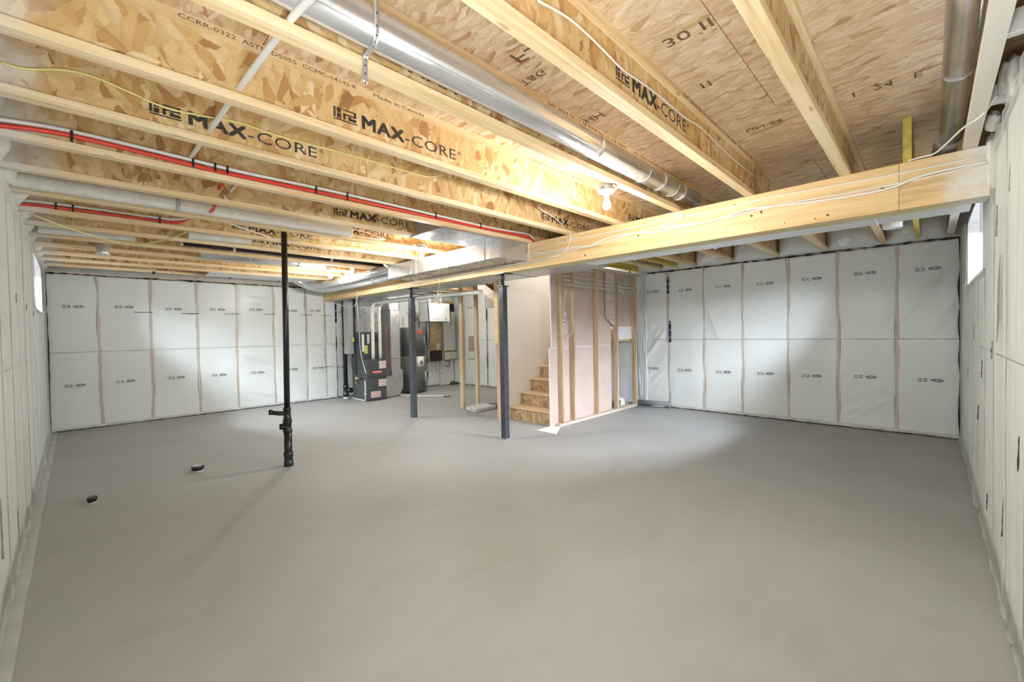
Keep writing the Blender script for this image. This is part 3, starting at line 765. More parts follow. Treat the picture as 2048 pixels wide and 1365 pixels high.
floor_cap(.068, 5.16, .034, .058, (.05, -.06), 'smaller black pipe cap in the floor near the left wall')

# ---------------------------------------------------------------- cables
def cable(name, pts, rad, mat, lab, cat='cable', group=None, n=5, seg=7):
    o = MB().tube(crom(pts, n), rad, seg).build(name, mat); o['label'] = lab; o['category'] = cat
    if group: o['group'] = group
    return o
cg = 'white cables stapled along the beam'
bf = 3.866
BW = [
 ([(-.262, 2.411), (.147, 2.408), (.57, 2.418), (.913, 2.425), (1.237, 2.409), (1.583, 2.419), (1.643, 2.431), (2.041, 2.406), (2.783, 2.414), (2.99, 2.402), (3.319, 2.378), (3.552, 2.36)], 'topmost white cable running the length of the beam'),
 ([(-.262, 2.374), (.029, 2.365), (.225, 2.319), (.614, 2.327), (1.03, 2.363), (1.237, 2.338), (1.355, 2.328), (1.69, 2.322), (1.855, 2.322), (2.026, 2.345), (2.345, 2.353), (2.596, 2.309), (2.784, 2.32), (3.26, 2.326), (3.447, 2.343), (3.554, 2.323)], 'thick pair of white cables wandering along the middle of the beam'),
 ([(1.745, 2.470), (1.615, 2.444), (1.589, 2.413), (1.616, 2.392), (1.817, 2.364), (2.026, 2.35), (2.21, 2.333), (2.502, 2.306), (2.785, 2.298), (3.447, 2.31), (3.554, 2.300)], 'white cable bending down over the beam edge beside the nearest bulb'),
 ([(-.256, 2.367), (.029, 2.347), (.405, 2.345), (.835, 2.352), (1.326, 2.329), (1.82, 2.36)], 'thin white cable crossing the beam near the right wall'),
 ([(2.993, 2.263), (3.353, 2.235), (3.782, 2.252), (4.22, 2.26), (4.633, 2.246), (5.142, 2.251), (5.77, 2.257), (6.062, 2.266), (6.888, 2.256), (7.708, 2.307), (7.948, 2.328), (8.705, 2.281), (9.019, 2.332)], 'upper of two white cables along the beam below the metal trunk duct'),
 ([(3.433, 2.257), (3.782, 2.240), (4.221, 2.234), (4.928, 2.236), (5.772, 2.214), (5.971, 2.233), (6.072, 2.275)], 'lower of two white cables along the beam below the metal trunk duct'),
 ([(3.426, 2.470), (3.468, 2.460), (3.472, 2.312), (3.518, 2.274), (3.70, 2.268)], 'white cable dropping down the beam at the duct end'),
 ([(7.965, 2.325), (7.978, 2.093), (8.025, 2.018), (8.178, 1.968), (8.513, 1.997), (9.008, 2.109), (8.684, 2.243)], 'white cable loop hanging from the far end of the beam')]
for i, (p, lab) in enumerate(BW):
    cable('cable', [(bf-.004*(i % 3), a, b) for a, b in p], .0055 if i != 1 else .008, MT['cable'], lab, group=cg)
cable('cable', [(3.335, 2.80, 2.70), (3.30, 2.80, 2.64), (3.539, 2.80, 2.584), (3.862, 2.903, 2.549), (3.856, 2.843, 2.444), (3.856, 2.893, 2.32), (3.856, 2.964, 2.272), (3.858, 3.433, 2.252), (3.858, 3.70, 2.255)], .0055, MT['cable'], 'white cable leaving a joist and drooping in front of the beam', group=cg)
cable('cable', [(3.858, 5.266, 2.241), (3.86, 5.294, 2.177), (3.95, 5.40, 2.13), (4.2, 5.789, 2.149), (4.2, 5.80, 2.06)], .005, MT['cable'], 'white cord hanging off the beam over the knotted bundle', group=cg)
pts = []
for k_ in range(60):
    a = k_*.83; pts.append((4.2+.05*math.sin(a*1.7), 5.80+.055*math.sin(a), 2.06-.16*(k_/60)+.03*math.cos(a*1.3)))
cable('cable_bundle', pts, .0045, MT['cable'], 'tangled knot of white cable hanging in the utility area', 'cable bundle', n=3, seg=5)
cable('cable', [(1.237, 1.04, 2.629), (1.404, 1.04, 2.657), (1.546, 1.04, 2.659), (1.706, 1.04, 2.646), (1.855, 1.04, 2.633), (2.169, 1.04, 2.653), (2.547, 1.04, 2.654), (2.818, 1.04, 2.675), (3.163, 1.04, 2.656), (3.505, 1.04, 2.647), (3.995, 1.04, 2.655)], .005, MT['cable'], 'white cable running along an I-joist web near the right wall')
cable('cable', [(-.192, 2.86, 2.605), (-.12, 2.86, 2.606), (0, 2.86, 2.652), (.103, 2.86, 2.66), (.227, 2.86, 2.637), (.363, 2.86, 2.611), (.525, 2.86, 2.623), (.704, 2.86, 2.645), (.917, 2.86, 2.634), (1.362, 2.86, 2.646), (1.807, 2.86, 2.646), (2.022, 2.86, 2.657), (2.161, 2.865, 2.724)], .0055, MT['cable_yellow'], 'yellow cable running along the web of a near joist')
cable('cable', [(-.219, 5.392, 2.465), (.044, 5.83, 2.45), (.364, 6.196, 2.44), (.568, 6.138, 2.45), (.738, 5.716, 2.46), (.808, 5.357, 2.47)], .006, MT['cable_yellow'], 'yellow cable sagging in a curve below the joists')
cable('cable', [(.636, 4.66, 2.528), (.86, 4.66, 2.522), (1.012, 4.66, 2.522), (1.222, 4.66, 2.522), (1.481, 4.66, 2.522), (1.619, 4.66, 2.522), (1.915, 4.66, 2.522), (2.6, 4.66, 2.53)], .006, MT['cable'], 'white cable lying along the joist beyond the wrapped duct')
cable('cable', [(1.05, 4.70, 2.470), (1.343, 4.882, 2.455), (1.558, 5.029, 2.45), (1.704, 5.022, 2.455), (1.85, 4.75, 2.470)], .005, MT['cable'], 'white cable sagging beside the top of the drain pipe')
cable('cable', [(1.55, 5.27, 2.53), (1.9, 5.26, 2.535), (2.3, 5.26, 2.525), (2.75, 5.26, 2.53)], .005, MT['cable_yellow'], 'thin pale yellow cable along the joist past the drain pipe')
cable('cable', [(2.05, 4.655, 2.60), (2.35, 4.655, 2.59), (2.62, 4.65, 2.535)], .005, MT['cable'], 'short white cable end on the web near the middle bulb')
cable('cable', [(3.87, .105, 2.482), (3.86, .04, 2.484), (3.80, -.02, 2.472), (3.62, -.07, 2.465), (3.42, -.13, 2.470), (3.30, -.19, 2.472), (3.2, -.235, 2.52)], .005, MT['cable'], 'white cable draped under the duct onto the beam end by the right wall')
# red and white PEX tubes
def clips(parent, xs, y, z0, z1):
    for xx in xs:
        at(parent, MB().box(xx-.006, xx+.006, y-.016, y+.006, z0-.012, z1+.012).build('clip', MT['rubber'], None, .002))
rp = [(-.29, 2.512), (.005, 2.548), (.541, 2.531), (.733, 2.524), (.897, 2.527), (1.583, 2.531), (2.476, 2.526), (3.416, 2.53), (3.80, 2.534)]
wp = [(-.29, 2.545), (.006, 2.573), (.542, 2.563), (.734, 2.558), (.898, 2.556), (1.584, 2.564), (2.477, 2.555), (3.057, 2.549), (3.416, 2.556), (3.767, 2.572)]
o = cable('hot_water_tube', [(a, 3.436, b) for a, b in rp] + [(3.95, 3.45, 2.50)], .0125, MT['red'], 'long red water tube clipped to a joist across the near ceiling', 'tube', 'clipped red and white water tubes', seg=10)
clips(o, (.02, .57, .69, .76, 1.35, 1.60, 2.48, 3.06), 3.436, 2.528, 2.562)
cable('cold_water_tube', [(a, 3.436, b) for a, b in wp] + [(3.86, 3.44, 2.565), (3.96, 3.46, 2.52)], .0115, MT['white'], 'long white water tube above the red one on the near joist', 'tube', 'clipped red and white water tubes', seg=10)
o = cable('hot_water_tube', [(-.30, 5.268, 2.515), (-.142, 5.268, 2.525), (.188, 5.268, 2.530), (.639, 5.268, 2.530), (.755, 5.268, 2.545), (.86, 5.2, 2.62), (.90, 5.0, 2.64)], .012, MT['red'], 'red water tube on the farther joist, turning up through a hole', 'tube', 'clipped red and white water tubes', seg=10)
clips(o, (-.08, .02, .60), 5.268, 2.52, 2.556)
cable('cold_water_tube', [(-.30, 5.268, 2.547), (-.142, 5.268, 2.557), (.189, 5.268, 2.560), (.678, 5.268, 2.562), (.84, 5.20, 2.60), (.96, 5.0, 2.64)], .011, MT['white'], 'white water tube above the red one on the farther joist', 'tube', 'clipped red and white water tubes', seg=10)
cable('hot_water_tube', [(.84, 4.10, 2.60), (.84, 3.9, 2.61), (.82, 3.50, 2.62)], .012, MT['red'], 'short red tube crossing between two joists', 'tube', 'clipped red and white water tubes', seg=10)
cable('hot_water_tube', [(.86, 4.64, 2.535), (.86, 4.45, 2.50), (.86, 4.20, 2.54)], .012, MT['red'], 'short red tube bent over the white-wrapped duct', 'tube', 'clipped red and white water tubes', seg=10)
cable('cold_water_tube', [(.92, 4.09, 2.59), (.92, 3.9, 2.60), (.90, 3.50, 2.62)], .011, MT['white'], 'short white tube beside the short red crossing tube', 'tube', 'clipped red and white water tubes', seg=10)
cable('vacuum_pipe', [(.575, 1.0, 2.47), (.570, 1.4, 2.50), (.567, 1.66, 2.528), (.562, 2.28, 2.548), (.558, 2.87, 2.556), (.560, 3.48, 2.58)], .013, MT['white'], 'straight white plastic pipe threaded through the near joists at right angles', 'pipe', seg=12)
# black ABS pipe in a joist bay, with couplings
o = cable('drain_pipe', [(.93, 6.41, 2.54), (2.0, 6.41, 2.54), (3.6, 6.41, 2.54)], .024, MT['black'], 'black plastic pipe running along a joist bay past the drain stack', 'pipe', n=2, seg=12)
for xx in (1.45, 2.7): at(o, MB().cyl((xx, 6.41, 2.54), (xx+.03, 6.41, 2.54), .030, 14).build('coupling', MT['pvc']))
at(o, MB().cyl((.92, 6.41, 2.54), (.94, 6.41, 2.54), .026, 14).build('end_cap', MT['pvc']))

# ---------------------------------------------------------------- round ducts
def duct(name, p0, p1, rad, lab, mat='galv_duct', rings=(), grp='round metal ducts between joists', seam=True, bands=True):
    p0, p1 = Vector(p0), Vector(p1); t = (p1-p0).normalized(); r = empty(name, p0); tag(r, lab, 'duct', grp)
    at(r, MB().tube([p0, p1], rad, 32, True).build('pipe', MT[mat]))
    for f_ in rings:
        c = p0+(p1-p0)*f_
        at(r, MB().tube([c-t*.016, c-t*.012, c-t*.003, c, c+t*.003, c+t*.012], rad, 32, True, [rad+.0012, rad+.0018, rad+.0018, rad+.004, rad+.0018, rad+.0012]).build('crimp_joint', MT[mat]))
    if seam:
        u = Vector((0, -math.sin(.9), -math.cos(.9)))
        at(r, MB().tube([p0+u*(rad+.001), p1+u*(rad+.001)], .0022, 6).build('lock_seam', MT[mat]))
    return r
dd = duct('round_duct', (XL+.05, 1.566, 2.600), (4.05, 1.566, 2.600), .074, 'long silver round duct running between the joists to the beam', rings=(.62, .83, .92))
duct('round_duct', (XL+.05, -.095, 2.60), (3.95, -.095, 2.60), .055, 'silver round duct beside the foam-smeared joist by the right wall', rings=(.56, .76))
duct('round_duct', (3.96, -.08, 2.60), (4.25, -.06, 2.55), .060, 'dark elbow end of the duct over the beam by the right wall', 'galv_dull', seam=False)
duct('round_duct', (1.2, 6.985, 2.560), (2.85, 6.985, 2.560), .085, 'silver round duct in a far joist bay leading to the trunk', rings=(.35, .75))
def wrapped(p0, p1, rad, lab, corr=True, seed=0):
    p0, p1 = Vector(p0), Vector(p1); n_ = 220; pts = [p0+(p1-p0)*(i/n_) for i in range(n_+1)]
    rr = [rad*(1+(.05*math.sin(i*1.55) if corr else 0)*(1 if i < 120 else .3)+.05*noise.noise(Vector((i*.07, seed, 0)))) for i in range(n_+1)]
    r = empty('wrapped_duct', p0); tag(r, lab, 'duct', 'ducts wrapped in white sleeve')
    at(r, MB().tube(pts, rad, 20, True, rr).build('sleeve', MT['foam'])); return r
wr = wrapped((XL+.03, 4.545, 2.535), (2.15, 4.545, 2.535), .055, 'white plastic-wrapped insulated duct along a near joist bay')
at(wr, MB().lathe([(.058, 0), (.058, .03)], (.62, 4.545, 2.535), 'x', 20).build('tape_band', MT['greybox']))
wrapped((.90, 5.82, 2.54), (1.5, 5.82, 2.56), .05, 'short piece of white wrapped duct in the bay left of the drain pipe', False, 3)
wrapped((XL+.08, 6.35, 2.53), (.50, 6.38, 2.55), .05, 'white wrapped duct stub near the left wall', False, 6)
# perforated hanger strap on the near duct
r = empty('hanger_strap', (.83, 1.5, 2.6)); tag(r, 'perforated metal hanger strap draped under the near round duct', 'strap')
sp_ = crom([(.80, 1.42, 2.76), (.80, 1.44, 2.70), (.82, 1.475, 2.60), (.83, 1.50, 2.535), (.835, 1.535, 2.512), (.835, 1.59, 2.505), (.835, 1.602, 2.47), (.832, 1.60, 2.40)], 6)
m = MB()
for p in sp_: m.v += [(p.x-.010, p.y, p.z), (p.x+.010, p.y+.002, p.z)]
for i in range(len(sp_)-1): m.f.append((2*i, 2*i+1, 2*i+3, 2*i+2)); m.sm.append(True)
o = m.build('band', MT['galv_dull']); md = o.modifiers.new('th', 'SOLIDIFY'); md.thickness = .0015; at(r, o)
m = MB()
for i in range(3, len(sp_), 3):
    p = sp_[i]; nrm = Vector((0, -1, .1)).normalized(); m.cyl(p-Vector((0, .0022, 0)), p-Vector((0, .0012, 0)), .0035, 8)
o = m.build('hole', MT['ink']); o['kind'] = 'stuff'; at(r, o)
# wires around duct
for i, (xx, yy, rd) in enumerate(((2.38, 1.566, .077), (3.05, 1.566, .077), (3.55, 1.566, .077))):
    pts = [(xx+.02*math.cos(a*.5), yy+rd*math.cos(a), 2.60+rd*math.sin(a)) for a in [PI*1.0+PI*k_/14 for k_ in range(15)]]
    cable('tie_wire', pts, .0018, MT['cable'], ['thin wire looped under the round duct, farthest from the beam', 'thin wire looped under the round duct, middle of three', 'thin wire looped under the round duct, next to the beam'][i], 'wire', 'tie wires under the round duct', n=2, seg=5)

# ---------------------------------------------------------------- rectangular trunk duct (in front of the beam)
r = empty('trunk_duct', (3.65, 4.8, 2.27)); tag(r, 'rectangular silver trunk duct fixed along the face of the beam', 'duct')
def sheetbox(parent, nm, x0, x1, y0, y1, z0, z1, seams_y, mat='galv', fl=.0):
    m = MB(); ys = [y0]+list(seams_y)+[y1]
    for a, b in zip(ys[:-1], ys[1:]):
        at(parent, MB().box(x0, x1, a+.001, b-.001, z0, z1).build(nm, MT[mat], None, .002))
    for s_ in seams_y:
        at(parent, MB().box(x0-.008, x1+.006, s_-.010, s_+.010, z0-.008, z1).build('drive_cleat', MT[mat], None, .002))
sheetbox(r, 'section', 3.436, 3.862, 3.515, 6.03, 2.27, 2.474, (3.80, 4.52, 5.26))
for s_ in (4.0, 4.25, 4.72, 4.80, 5.05, 5.5, 5.72):
    at(r, MB().box(3.4345, 3.437, s_, s_+.006, 2.274, 2.470).build('stiffening_bead', MT['galv'], None))
at(r, MB().box(3.44, 3.862, 3.498, 3.514, 2.262, 2.474).build('end_cap', MT['galv_dull'], None, .002))
at(r, MB().box(3.425, 3.446, 3.505, 3.53, 2.262, 2.474).build('corner_flange', MT['galv'], None, .002))
# take-off boot plate between joists (sheet panned under two joists)
r2 = empty('return_air_pan', (3.0, 3.8, ZT)); tag(r2, 'bright sheet metal pan nailed under two joists beside the trunk duct', 'sheet metal')
at(r2, MB().box(2.64, 3.434, 3.52, 4.10, ZT-.004, ZT-.001).build('sheet', MT['galv'])); at(r2, MB().box(2.66, 2.68, 3.53, 4.06, ZT, ZS-.01).build('end_sheet', MT['galv_dull']))
at(r2, MB().box(2.62, 2.66, 3.50, 4.12, ZT-.006, ZT-.001).build('flange', MT['galv'], None, .001))
r2 = empty('return_air_pan', (2.2, 8.1, ZT)); tag(r2, 'pale sheet metal pan under the joists near the far left wall', 'sheet metal')
at(r2, MB().prism([(1.56, 8.36, ZT-.003), (1.60, 8.96, ZT-.003), (3.3, 8.96, ZT-.003), (3.3, 8.36, ZT-.003)], (0, 0, .002)).build('sheet', MT['white_buck']))
# round ducts continuing from the trunk end
def bend_duct(name, pts, rad, lab, mat='galv_duct', n=8):
    P = crom(pts, n); r = empty(name, P[0]); tag(r, lab, 'duct', 'round duct branches off the trunk end')
    at(r, MB().tube(P, rad, 24).build('pipe', MT[mat])); return r
o = bend_duct('branch_duct', [(3.62, 6.03, 2.37), (3.62, 6.4, 2.365), (3.62, 7.2, 2.36), (3.60, 8.2, 2.36), (3.56, 8.75, 2.37), (3.40, 9.0, 2.42), (3.1, 9.05, 2.56)], .092, 'wide round duct leaving the trunk end, against the beam')
for yy in (6.75, 7.6, 8.4): at(o, MB().cyl((3.61, yy, 2.362), (3.61, yy+.012, 2.362), .096, 24).build('crimp_joint', MT['galv']))
o = bend_duct('branch_duct', [(3.60, 6.03, 2.44), (3.52, 6.10, 2.44), (3.40, 6.35, 2.40), (3.37, 6.7, 2.385), (3.36, 7.6, 2.38), (3.34, 8.5, 2.38), (3.22, 8.85, 2.42), (2.95, 8.9, 2.58)], .068, 'narrower round duct bending off the trunk end, nearer the far bulb')
at(o, MB().cyl((3.36, 7.5, 2.38), (3.36, 7.515, 2.38), .072, 24).build('crimp_joint', MT['galv']))
bend_duct('branch_duct', [(3.52, 5.95, 2.46), (3.50, 6.06, 2.48), (3.48, 6.16, 2.56), (3.48, 6.18, 2.74)], .06, 'short elbow duct turning up beside the trunk end')
bend_duct('branch_duct', [(3.33, 7.20, 2.42), (3.33, 7.20, 2.55), (3.33, 7.2, 2.74)], .055, 'short vertical duct rising into the joists past the trunk end')
bend_duct('branch_duct', [(3.33, 7.0, 2.42), (3.33, 6.98, 2.55), (3.33, 6.98, 2.74)], .05, 'second short vertical duct rising close to the trunk end')
# short collar hanging near the left wall
r = empty('duct_collar', (.26, 6.9, 2.45)); tag(r, 'short silver round collar hanging from a far joist near the left wall', 'duct collar')
at(r, MB().lathe([(.055, 2.405), (.058, 2.41), (.058, 2.43), (.056, 2.778)], (.26, 6.94, 0), 'z', 24).build('collar', MT['galv_duct'])); at(r, MB().lathe([(.060, 2.402), (.060, 2.412)], (.26, 6.94, 0), 'z', 24).build('rim', MT['white']))
r = empty('duct_collar', (5.62, .22, 2.4)); tag(r, 'short white round collar hanging beyond the beam near the right window', 'duct collar')
at(r, MB().lathe([(.075, 2.37), (.078, 2.375), (.078, 2.40), (.075, 2.778)], (5.75, .27, 0), 'z', 24).build('collar', MT['white']))

# ---------------------------------------------------------------- trunk ducts behind the beam
r = empty('return_duct', (4.25, 1.4, 2.2)); tag(r, 'pale rectangular duct running just behind the beam on the right side', 'duct')
sheetbox(r, 'section', 4.066, 4.40, YR+.08, 2.88, 2.185, 2.47, (.30, 1.50, 2.35), 'galv_pale')
r = empty('return_duct', (4.4, 5.8, 2.2)); tag(r, 'wide rectangular duct behind the beam leading to the furnace', 'duct')
sheetbox(r, 'section', 4.066, 4.72, 2.90, 9.1, 2.20, 2.47, (4.1, 5.3, 6.5, 7.7), 'galv_dull')

# ---------------------------------------------------------------- light fixtures
def bulbfix(x_, y_, z_, lab, turn=0):
    r = empty('bulb_fixture', (x_, y_, z_)); tag(r, lab, 'light', 'bare bulb porcelain lampholders')
    m = MB().lathe([(.053, .006), (.053, .05)], (x_, y_, z_), 'z', 20); at(r, m.build('junction_box', MT['galv_dull']))
    m = MB().lathe([(.060, .006), (.062, .0), (.058, -.010), (.040, -.020), (.024, -.026), (.021, -.050), (.018, -.052)], (x_, y_, z_), 'z', 24); at(r, m.build('lampholder', MT['white']))
    m = MB().lathe([(.013, -.050), (.015, -.060), (.024, -.075), (.031, -.092), (.033, -.105), (.030, -.120), (.020, -.132), (.006, -.138)], (x_, y_, z_), 'z', 24)
    at(r, m.build('bulb', MT['bulb']))
    c = crom([(x_-.12, y_+.0, z_+.03), (x_-.06, y_+.04, z_+.03), (x_, y_+.075, z_+.025), (x_+.07, y_+.03, z_+.02), (x_+.06, y_-.05, z_+.02), (x_-.02, y_-.07, z_+.025)], 5)
    at(r, MB().tube(c, .005, 6).build('supply_cable', MT['cable']))
    pl_ = point('bulb_light', (x_, y_, z_-.17), .035, BULB_W, (1.0, .96, .90))
    return r
bulbfix(2.80, 1.725, 2.44, 'lit bare bulb on a round white holder, nearest one, in front of the beam')
bulbfix(3.105, 4.615, 2.493, 'lit bare bulb on a white holder beside the rectangular trunk duct')
bulbfix(2.97, 7.055, 2.481, 'farthest lit bare bulb, in front of the far left wall')

# ---------------------------------------------------------------- stairs
r = empty('stairs', (4.9, 4.45, 0)); tag(r, 'unfinished wooden stairs rising between two walls to a landing', 'stairs')
n0 = [4.90, 5.15, 5.40, 5.65, 5.90, 6.15]
for i, nx in enumerate(n0):
    zt = .205*(i+1)
    at(r, MB().box(nx-.012, nx+.29, 4.00, 4.868, zt-.026, zt).build('tread', MT['tread'], None, .008))
    cuts = [4.00, 4.29, 4.58, 4.866] if i < 2 else [4.00, 4.866]
    cuts = [4.00, 4.22, 4.43, 4.65, 4.866] if i == 0 else cuts
    for a, b in zip(cuts[:-1], cuts[1:]):
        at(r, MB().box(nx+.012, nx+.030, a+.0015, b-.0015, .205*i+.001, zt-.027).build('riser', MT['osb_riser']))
at(r, MB().box(6.40, XR-.03, 3.99, 4.868, 1.20, 1.42).build('landing', MT['tread'], None, .003))
# upper flight turning left, seen from below
fl2 = empty('upper_flight', (6.5, 6.0, 1.4)); tag(fl2, 'underside of the upper stair flight slanting behind the open studs', 'stairs')
at(fl2, MB().prism([(6.42, 4.9, .86), (6.42, 4.9, 1.14), (6.42, 7.62, 2.80), (6.42, 7.95, 2.80), (6.42, 7.62, 2.58)], (.04, 0, 0)).build('stringer', MT['plate_y'], None, .002))
at(fl2, MB().prism([(6.47, 4.9, 1.0), (6.47, 7.7, 2.72), (6.47, 7.7, 2.76), (6.47, 4.9, 1.04)], (.88, 0, 0)).build('soffit_board', MT['sub']))
at(fl2, MB().prism([(6.5, 6.85, 1.95), (6.5, 7.20, 1.95), (6.5, 7.20, 2.30), (6.5, 6.85, 2.12)], (.012, 0, 0)).build('gypsum_offcut', MT['grey_gyp']))

# left (cream) stair wall
cw = empty('stair_wall', (5.8, 4.93, 0)); tag(cw, 'smooth cream painted wall on the far side of the stairs', 'wall')
at(cw, MB().box(4.74, 7.40, 4.870, 4.883, .0, ZS-.002).build('wallboard', MT['cream']))
at(cw, MB().box(4.70, 4.737, 4.884, 4.96, .0, 2.47).build('end_stud', MT['stud'], None, .002))
for xx in (5.2, 5.8, 6.4, 7.0): at(cw, MB().box(xx, xx+.038, 4.884, 4.972, .0, 2.47).build('stud', MT['stud'], None, .002))
at(cw, MB().box(4.690, 4.699, 4.90, 4.975, 1.235, 2.47).build('trim_strip', MT['lvl']))
# right stair partition: plates, studs, gypsum sheets hung on the stair side
pw = empty('stud_partition', (6.1, 3.92, 0)); tag(pw, 'open stud partition with pinkish gypsum board behind it, beside the stairs', 'partition')
ZP = 2.40
at(pw, MB().box(4.93, 7.32, 3.868, 3.957, .0, .038).build('bottom_plate', MT['plate'], None, .003))
at(pw, MB().box(4.93, 7.40, 3.868, 3.957, ZP, ZP+.038).build('top_plate', MT['plate'], None, .003))
for xx in (5.015, 5.300, 5.950, 6.560, 7.215):
    at(pw, MB().box(xx, xx+.038, 3.868, 3.957, .039, ZP-.001).build('stud', MT['stud'], None, .003))
at(pw, MB().prism([(6.30, 3.90, 1.62), (6.30, 3.90, ZP-.001), (6.55, 3.90, ZP-.001), (6.55, 3.90, 1.47)], (0, .04, 0)).build('nailing_board', MT['plate'], None, .002))
at(pw, MB().box(4.82, 6.50, 3.960, 3.973, .010, 1.150).build('lower_sheet', MT['gyp']))
at(pw, MB().box(4.875, 6.50, 3.960, 3.973, 1.158, ZP+.06).build('upper_sheet', MT['gyp']))
at(pw, MB().box(6.505, XR-.05, 3.960, 3.973, 1.47, ZP+.06).build('upper_sheet', MT['gyp']))
at(pw, MB().box(6.58, XR-.05, 3.958, 3.972, 1.235, 1.46).build('header_strip', MT['white_buck']))
at(pw, MB().box(4.815, 4.819, 3.958, 3.974, .010, 1.152).build('board_edge', MT['gyp_edge']))
at(pw, MB().box(4.82, 6.50, 3.9585, 3.974, 1.1505, 1.1575).build('board_edge', MT['gyp_edge']))
at(pw, MB().box(4.869, 4.874, 3.958, 3.974, 1.158, ZP+.06).build('board_edge', MT['gyp_edge']))
m = MB()
for k_ in range(16):
    xx, zz = random.uniform(5.42, 5.62), random.uniform(.12, .55); a = random.random()*3
    m.prism([(xx, 3.9585, zz), (xx+.014*math.cos(a), 3.9585, zz+.014*math.sin(a)), (xx+.004, 3.9585, zz+.008)], (0, .0012, 0))
o = m.build('compound_smear', MT['gyp_edge']); o['kind'] = 'stuff'; at(pw, o)
MB  # wires through the studs
wz = [(2.235, .03), (2.175, .025), (2.165, .05), (2.12, .05), (2.095, .03)]
sx = [5.034, 5.319, 5.969, 6.579, 7.234, 7.42]
for k_, (z0, sag) in enumerate(wz):
    pts = []
    rnd = random.Random(k_)
    for a, b in zip(sx[:-1], sx[1:]):
        s_ = sag*rnd.uniform(.3, 1.1)*(b-a)
        pts += [(a, 3.915-.006*k_, z0), ((a+b)/2, 3.913-.006*k_, z0-s_)]
    pts.append((sx[-1], 3.915, z0-.01))
    cable('cable', pts, .0055, MT['cable'], ['topmost', 'second highest', 'middle', 'second lowest', 'lowest'][k_]+' of five white cables threaded through the partition studs', group='cables threaded through the stud partition')
cable('cable', [(5.98, 3.90, 2.36), (5.6, 3.90, 2.365), (5.33, 3.90, 2.37)], .006, MT['cable'], 'straight white cable high in the second partition bay', group='cables threaded through the stud partition')
cable('cable', [(6.57, 3.90, 2.32), (6.75, 3.90, 2.09), (6.95, 3.90, 2.04), (7.1, 3.90, 2.06), (7.2, 3.90, 2.17)], .0055, MT['cable'], 'white cable sagging in a loop in the last partition bay', group='cables threaded through the stud partition')
cable('cable', [(5.33, 3.885, 2.12), (5.20, 3.88, 2.08), (5.10, 3.88, 1.93), (5.075, 3.88, 1.75), (5.085, 3.88, 1.60)], .0055, MT['cable'], 'white cable curving down to the switch box in the partition', group='cables threaded through the stud partition')
cable('cable', [(5.27, 3.885, 2.0), (5.29, 3.882, 1.9), (5.28, 3.882, 1.65), (5.30, 3.882, 1.43), (5.2, 3.88, 1.33), (5.12, 3.88, 1.30)], .0055, MT['cable'], 'white cable looping down below the switch box', group='cables threaded through the stud partition')
sb = empty('switch_box', (5.14, 3.92, 1.55)); tag(sb, 'white plastic switch box with loose cable ends in the partition', 'switch box')
at(sb, MB().box(5.075, 5.135, 3.895, 3.955, 1.50, 1.62).build('box_shell', MT['white'], None, .004)); at(sb, MB().lathe([(.033, -.004), (.033, .006)], (5.11, 3.89, 1.665), 'y', 20).build('round_cover', MT['white']))
at(sb, MB().box(5.09, 5.12, 3.892, 3.896, 1.585, 1.60).build('slot', MT['ink'])); at(sb, MB().box(5.09, 5.12, 3.892, 3.896, 1.525, 1.545).build('slot', MT['ink']))
at(sb, MB().tube(crom([(5.10, 3.89, 1.49), (5.085, 3.885, 1.42), (5.11, 3.885, 1.37), (5.14, 3.885, 1.40), (5.13, 3.885, 1.47)], 5), .006, 6).build('coiled_lead', MT['cable']))
# bunched poly hanging where partition meets the far-right wall
def bunch(s_, t_):
    y = 3.74+s_*.20; z = .05+t_*2.40
    return (XR-.03-.035*abs(math.sin(s_*19+1.5*noise.noise(Vector((z*1.6, 0, 0)))))-.02*noise.noise(Vector((s_*9, z*3.1, 2))), y+.012*noise.noise(Vector((z*2, s_*3, 0))), z)
tag(MB().grid(bunch, 40, 60).build('poly_bundle', MT['film_loose']), 'bunched clear poly sheet hanging beside the last partition stud', 'plastic sheet')
def under(s_, t_): return (7.18+.01*noise.noise(Vector((s_*6, t_*5, 0))), 4.02+s_*.82, .02+t_*1.16)
tag(MB().grid(under, 14, 20).build('poly_sheet', MT['film_loose']), 'grey poly sheet closing the space under the stair landing', 'plastic sheet')
# door plate / offcut on the floor at the partition foot, bag and roll
tag(MB().prism([(4.52, 3.62, .001), (4.54, 3.98, .001), (4.90, 4.00, .001), (4.92, 3.86, .001)], (0, 0, .010)).build('board_offcut', MT['gyp_edge'], None, .002), 'thin white board offcut lying on the floor at the partition end', 'board')
bg = empty('rubbish_bag', (7.0, 4.1, 0)); tag(bg, 'crumpled white and dark plastic bag on the floor behind the last studs', 'bag')
blob('bag_body', (6.93, 4.07, .09), .11, MT['bag'], bg, (1.5, .8, .85), 3, .55); blob('dark_fold', (6.80, 4.03, .09), .07, MT['bag_dark'], bg, (1.3, .6, 1.1), 8, .6)
rl = empty('membrane_roll', (7.30, 3.62, 0)); tag(rl, 'grey roll of membrane lying on the floor at the far right wall', 'roll')
at(rl, MB().tube([(7.28, 3.88, .055), (7.37, 3.30, .055)], .052, 24).build('rolled_sheet', MT['roll']))
at(rl, MB().tube([(7.368, 3.315, .055), (7.371, 3.295, .055)], .030, 20).build('core', MT['white'])); at(rl, MB().tube([(7.370, 3.30, .055), (7.3725, 3.290, .055)], .020, 20).build('core_hole', MT['ink']))
at(rl, MB().prism([(7.23, 3.72, .012), (7.31, 3.38, .012), (7.33, 3.42, .09), (7.30, 3.50, .05), (7.27, 3.6, .015)], (-.003, 0, 0)).build('loose_flap', MT['greybox']))
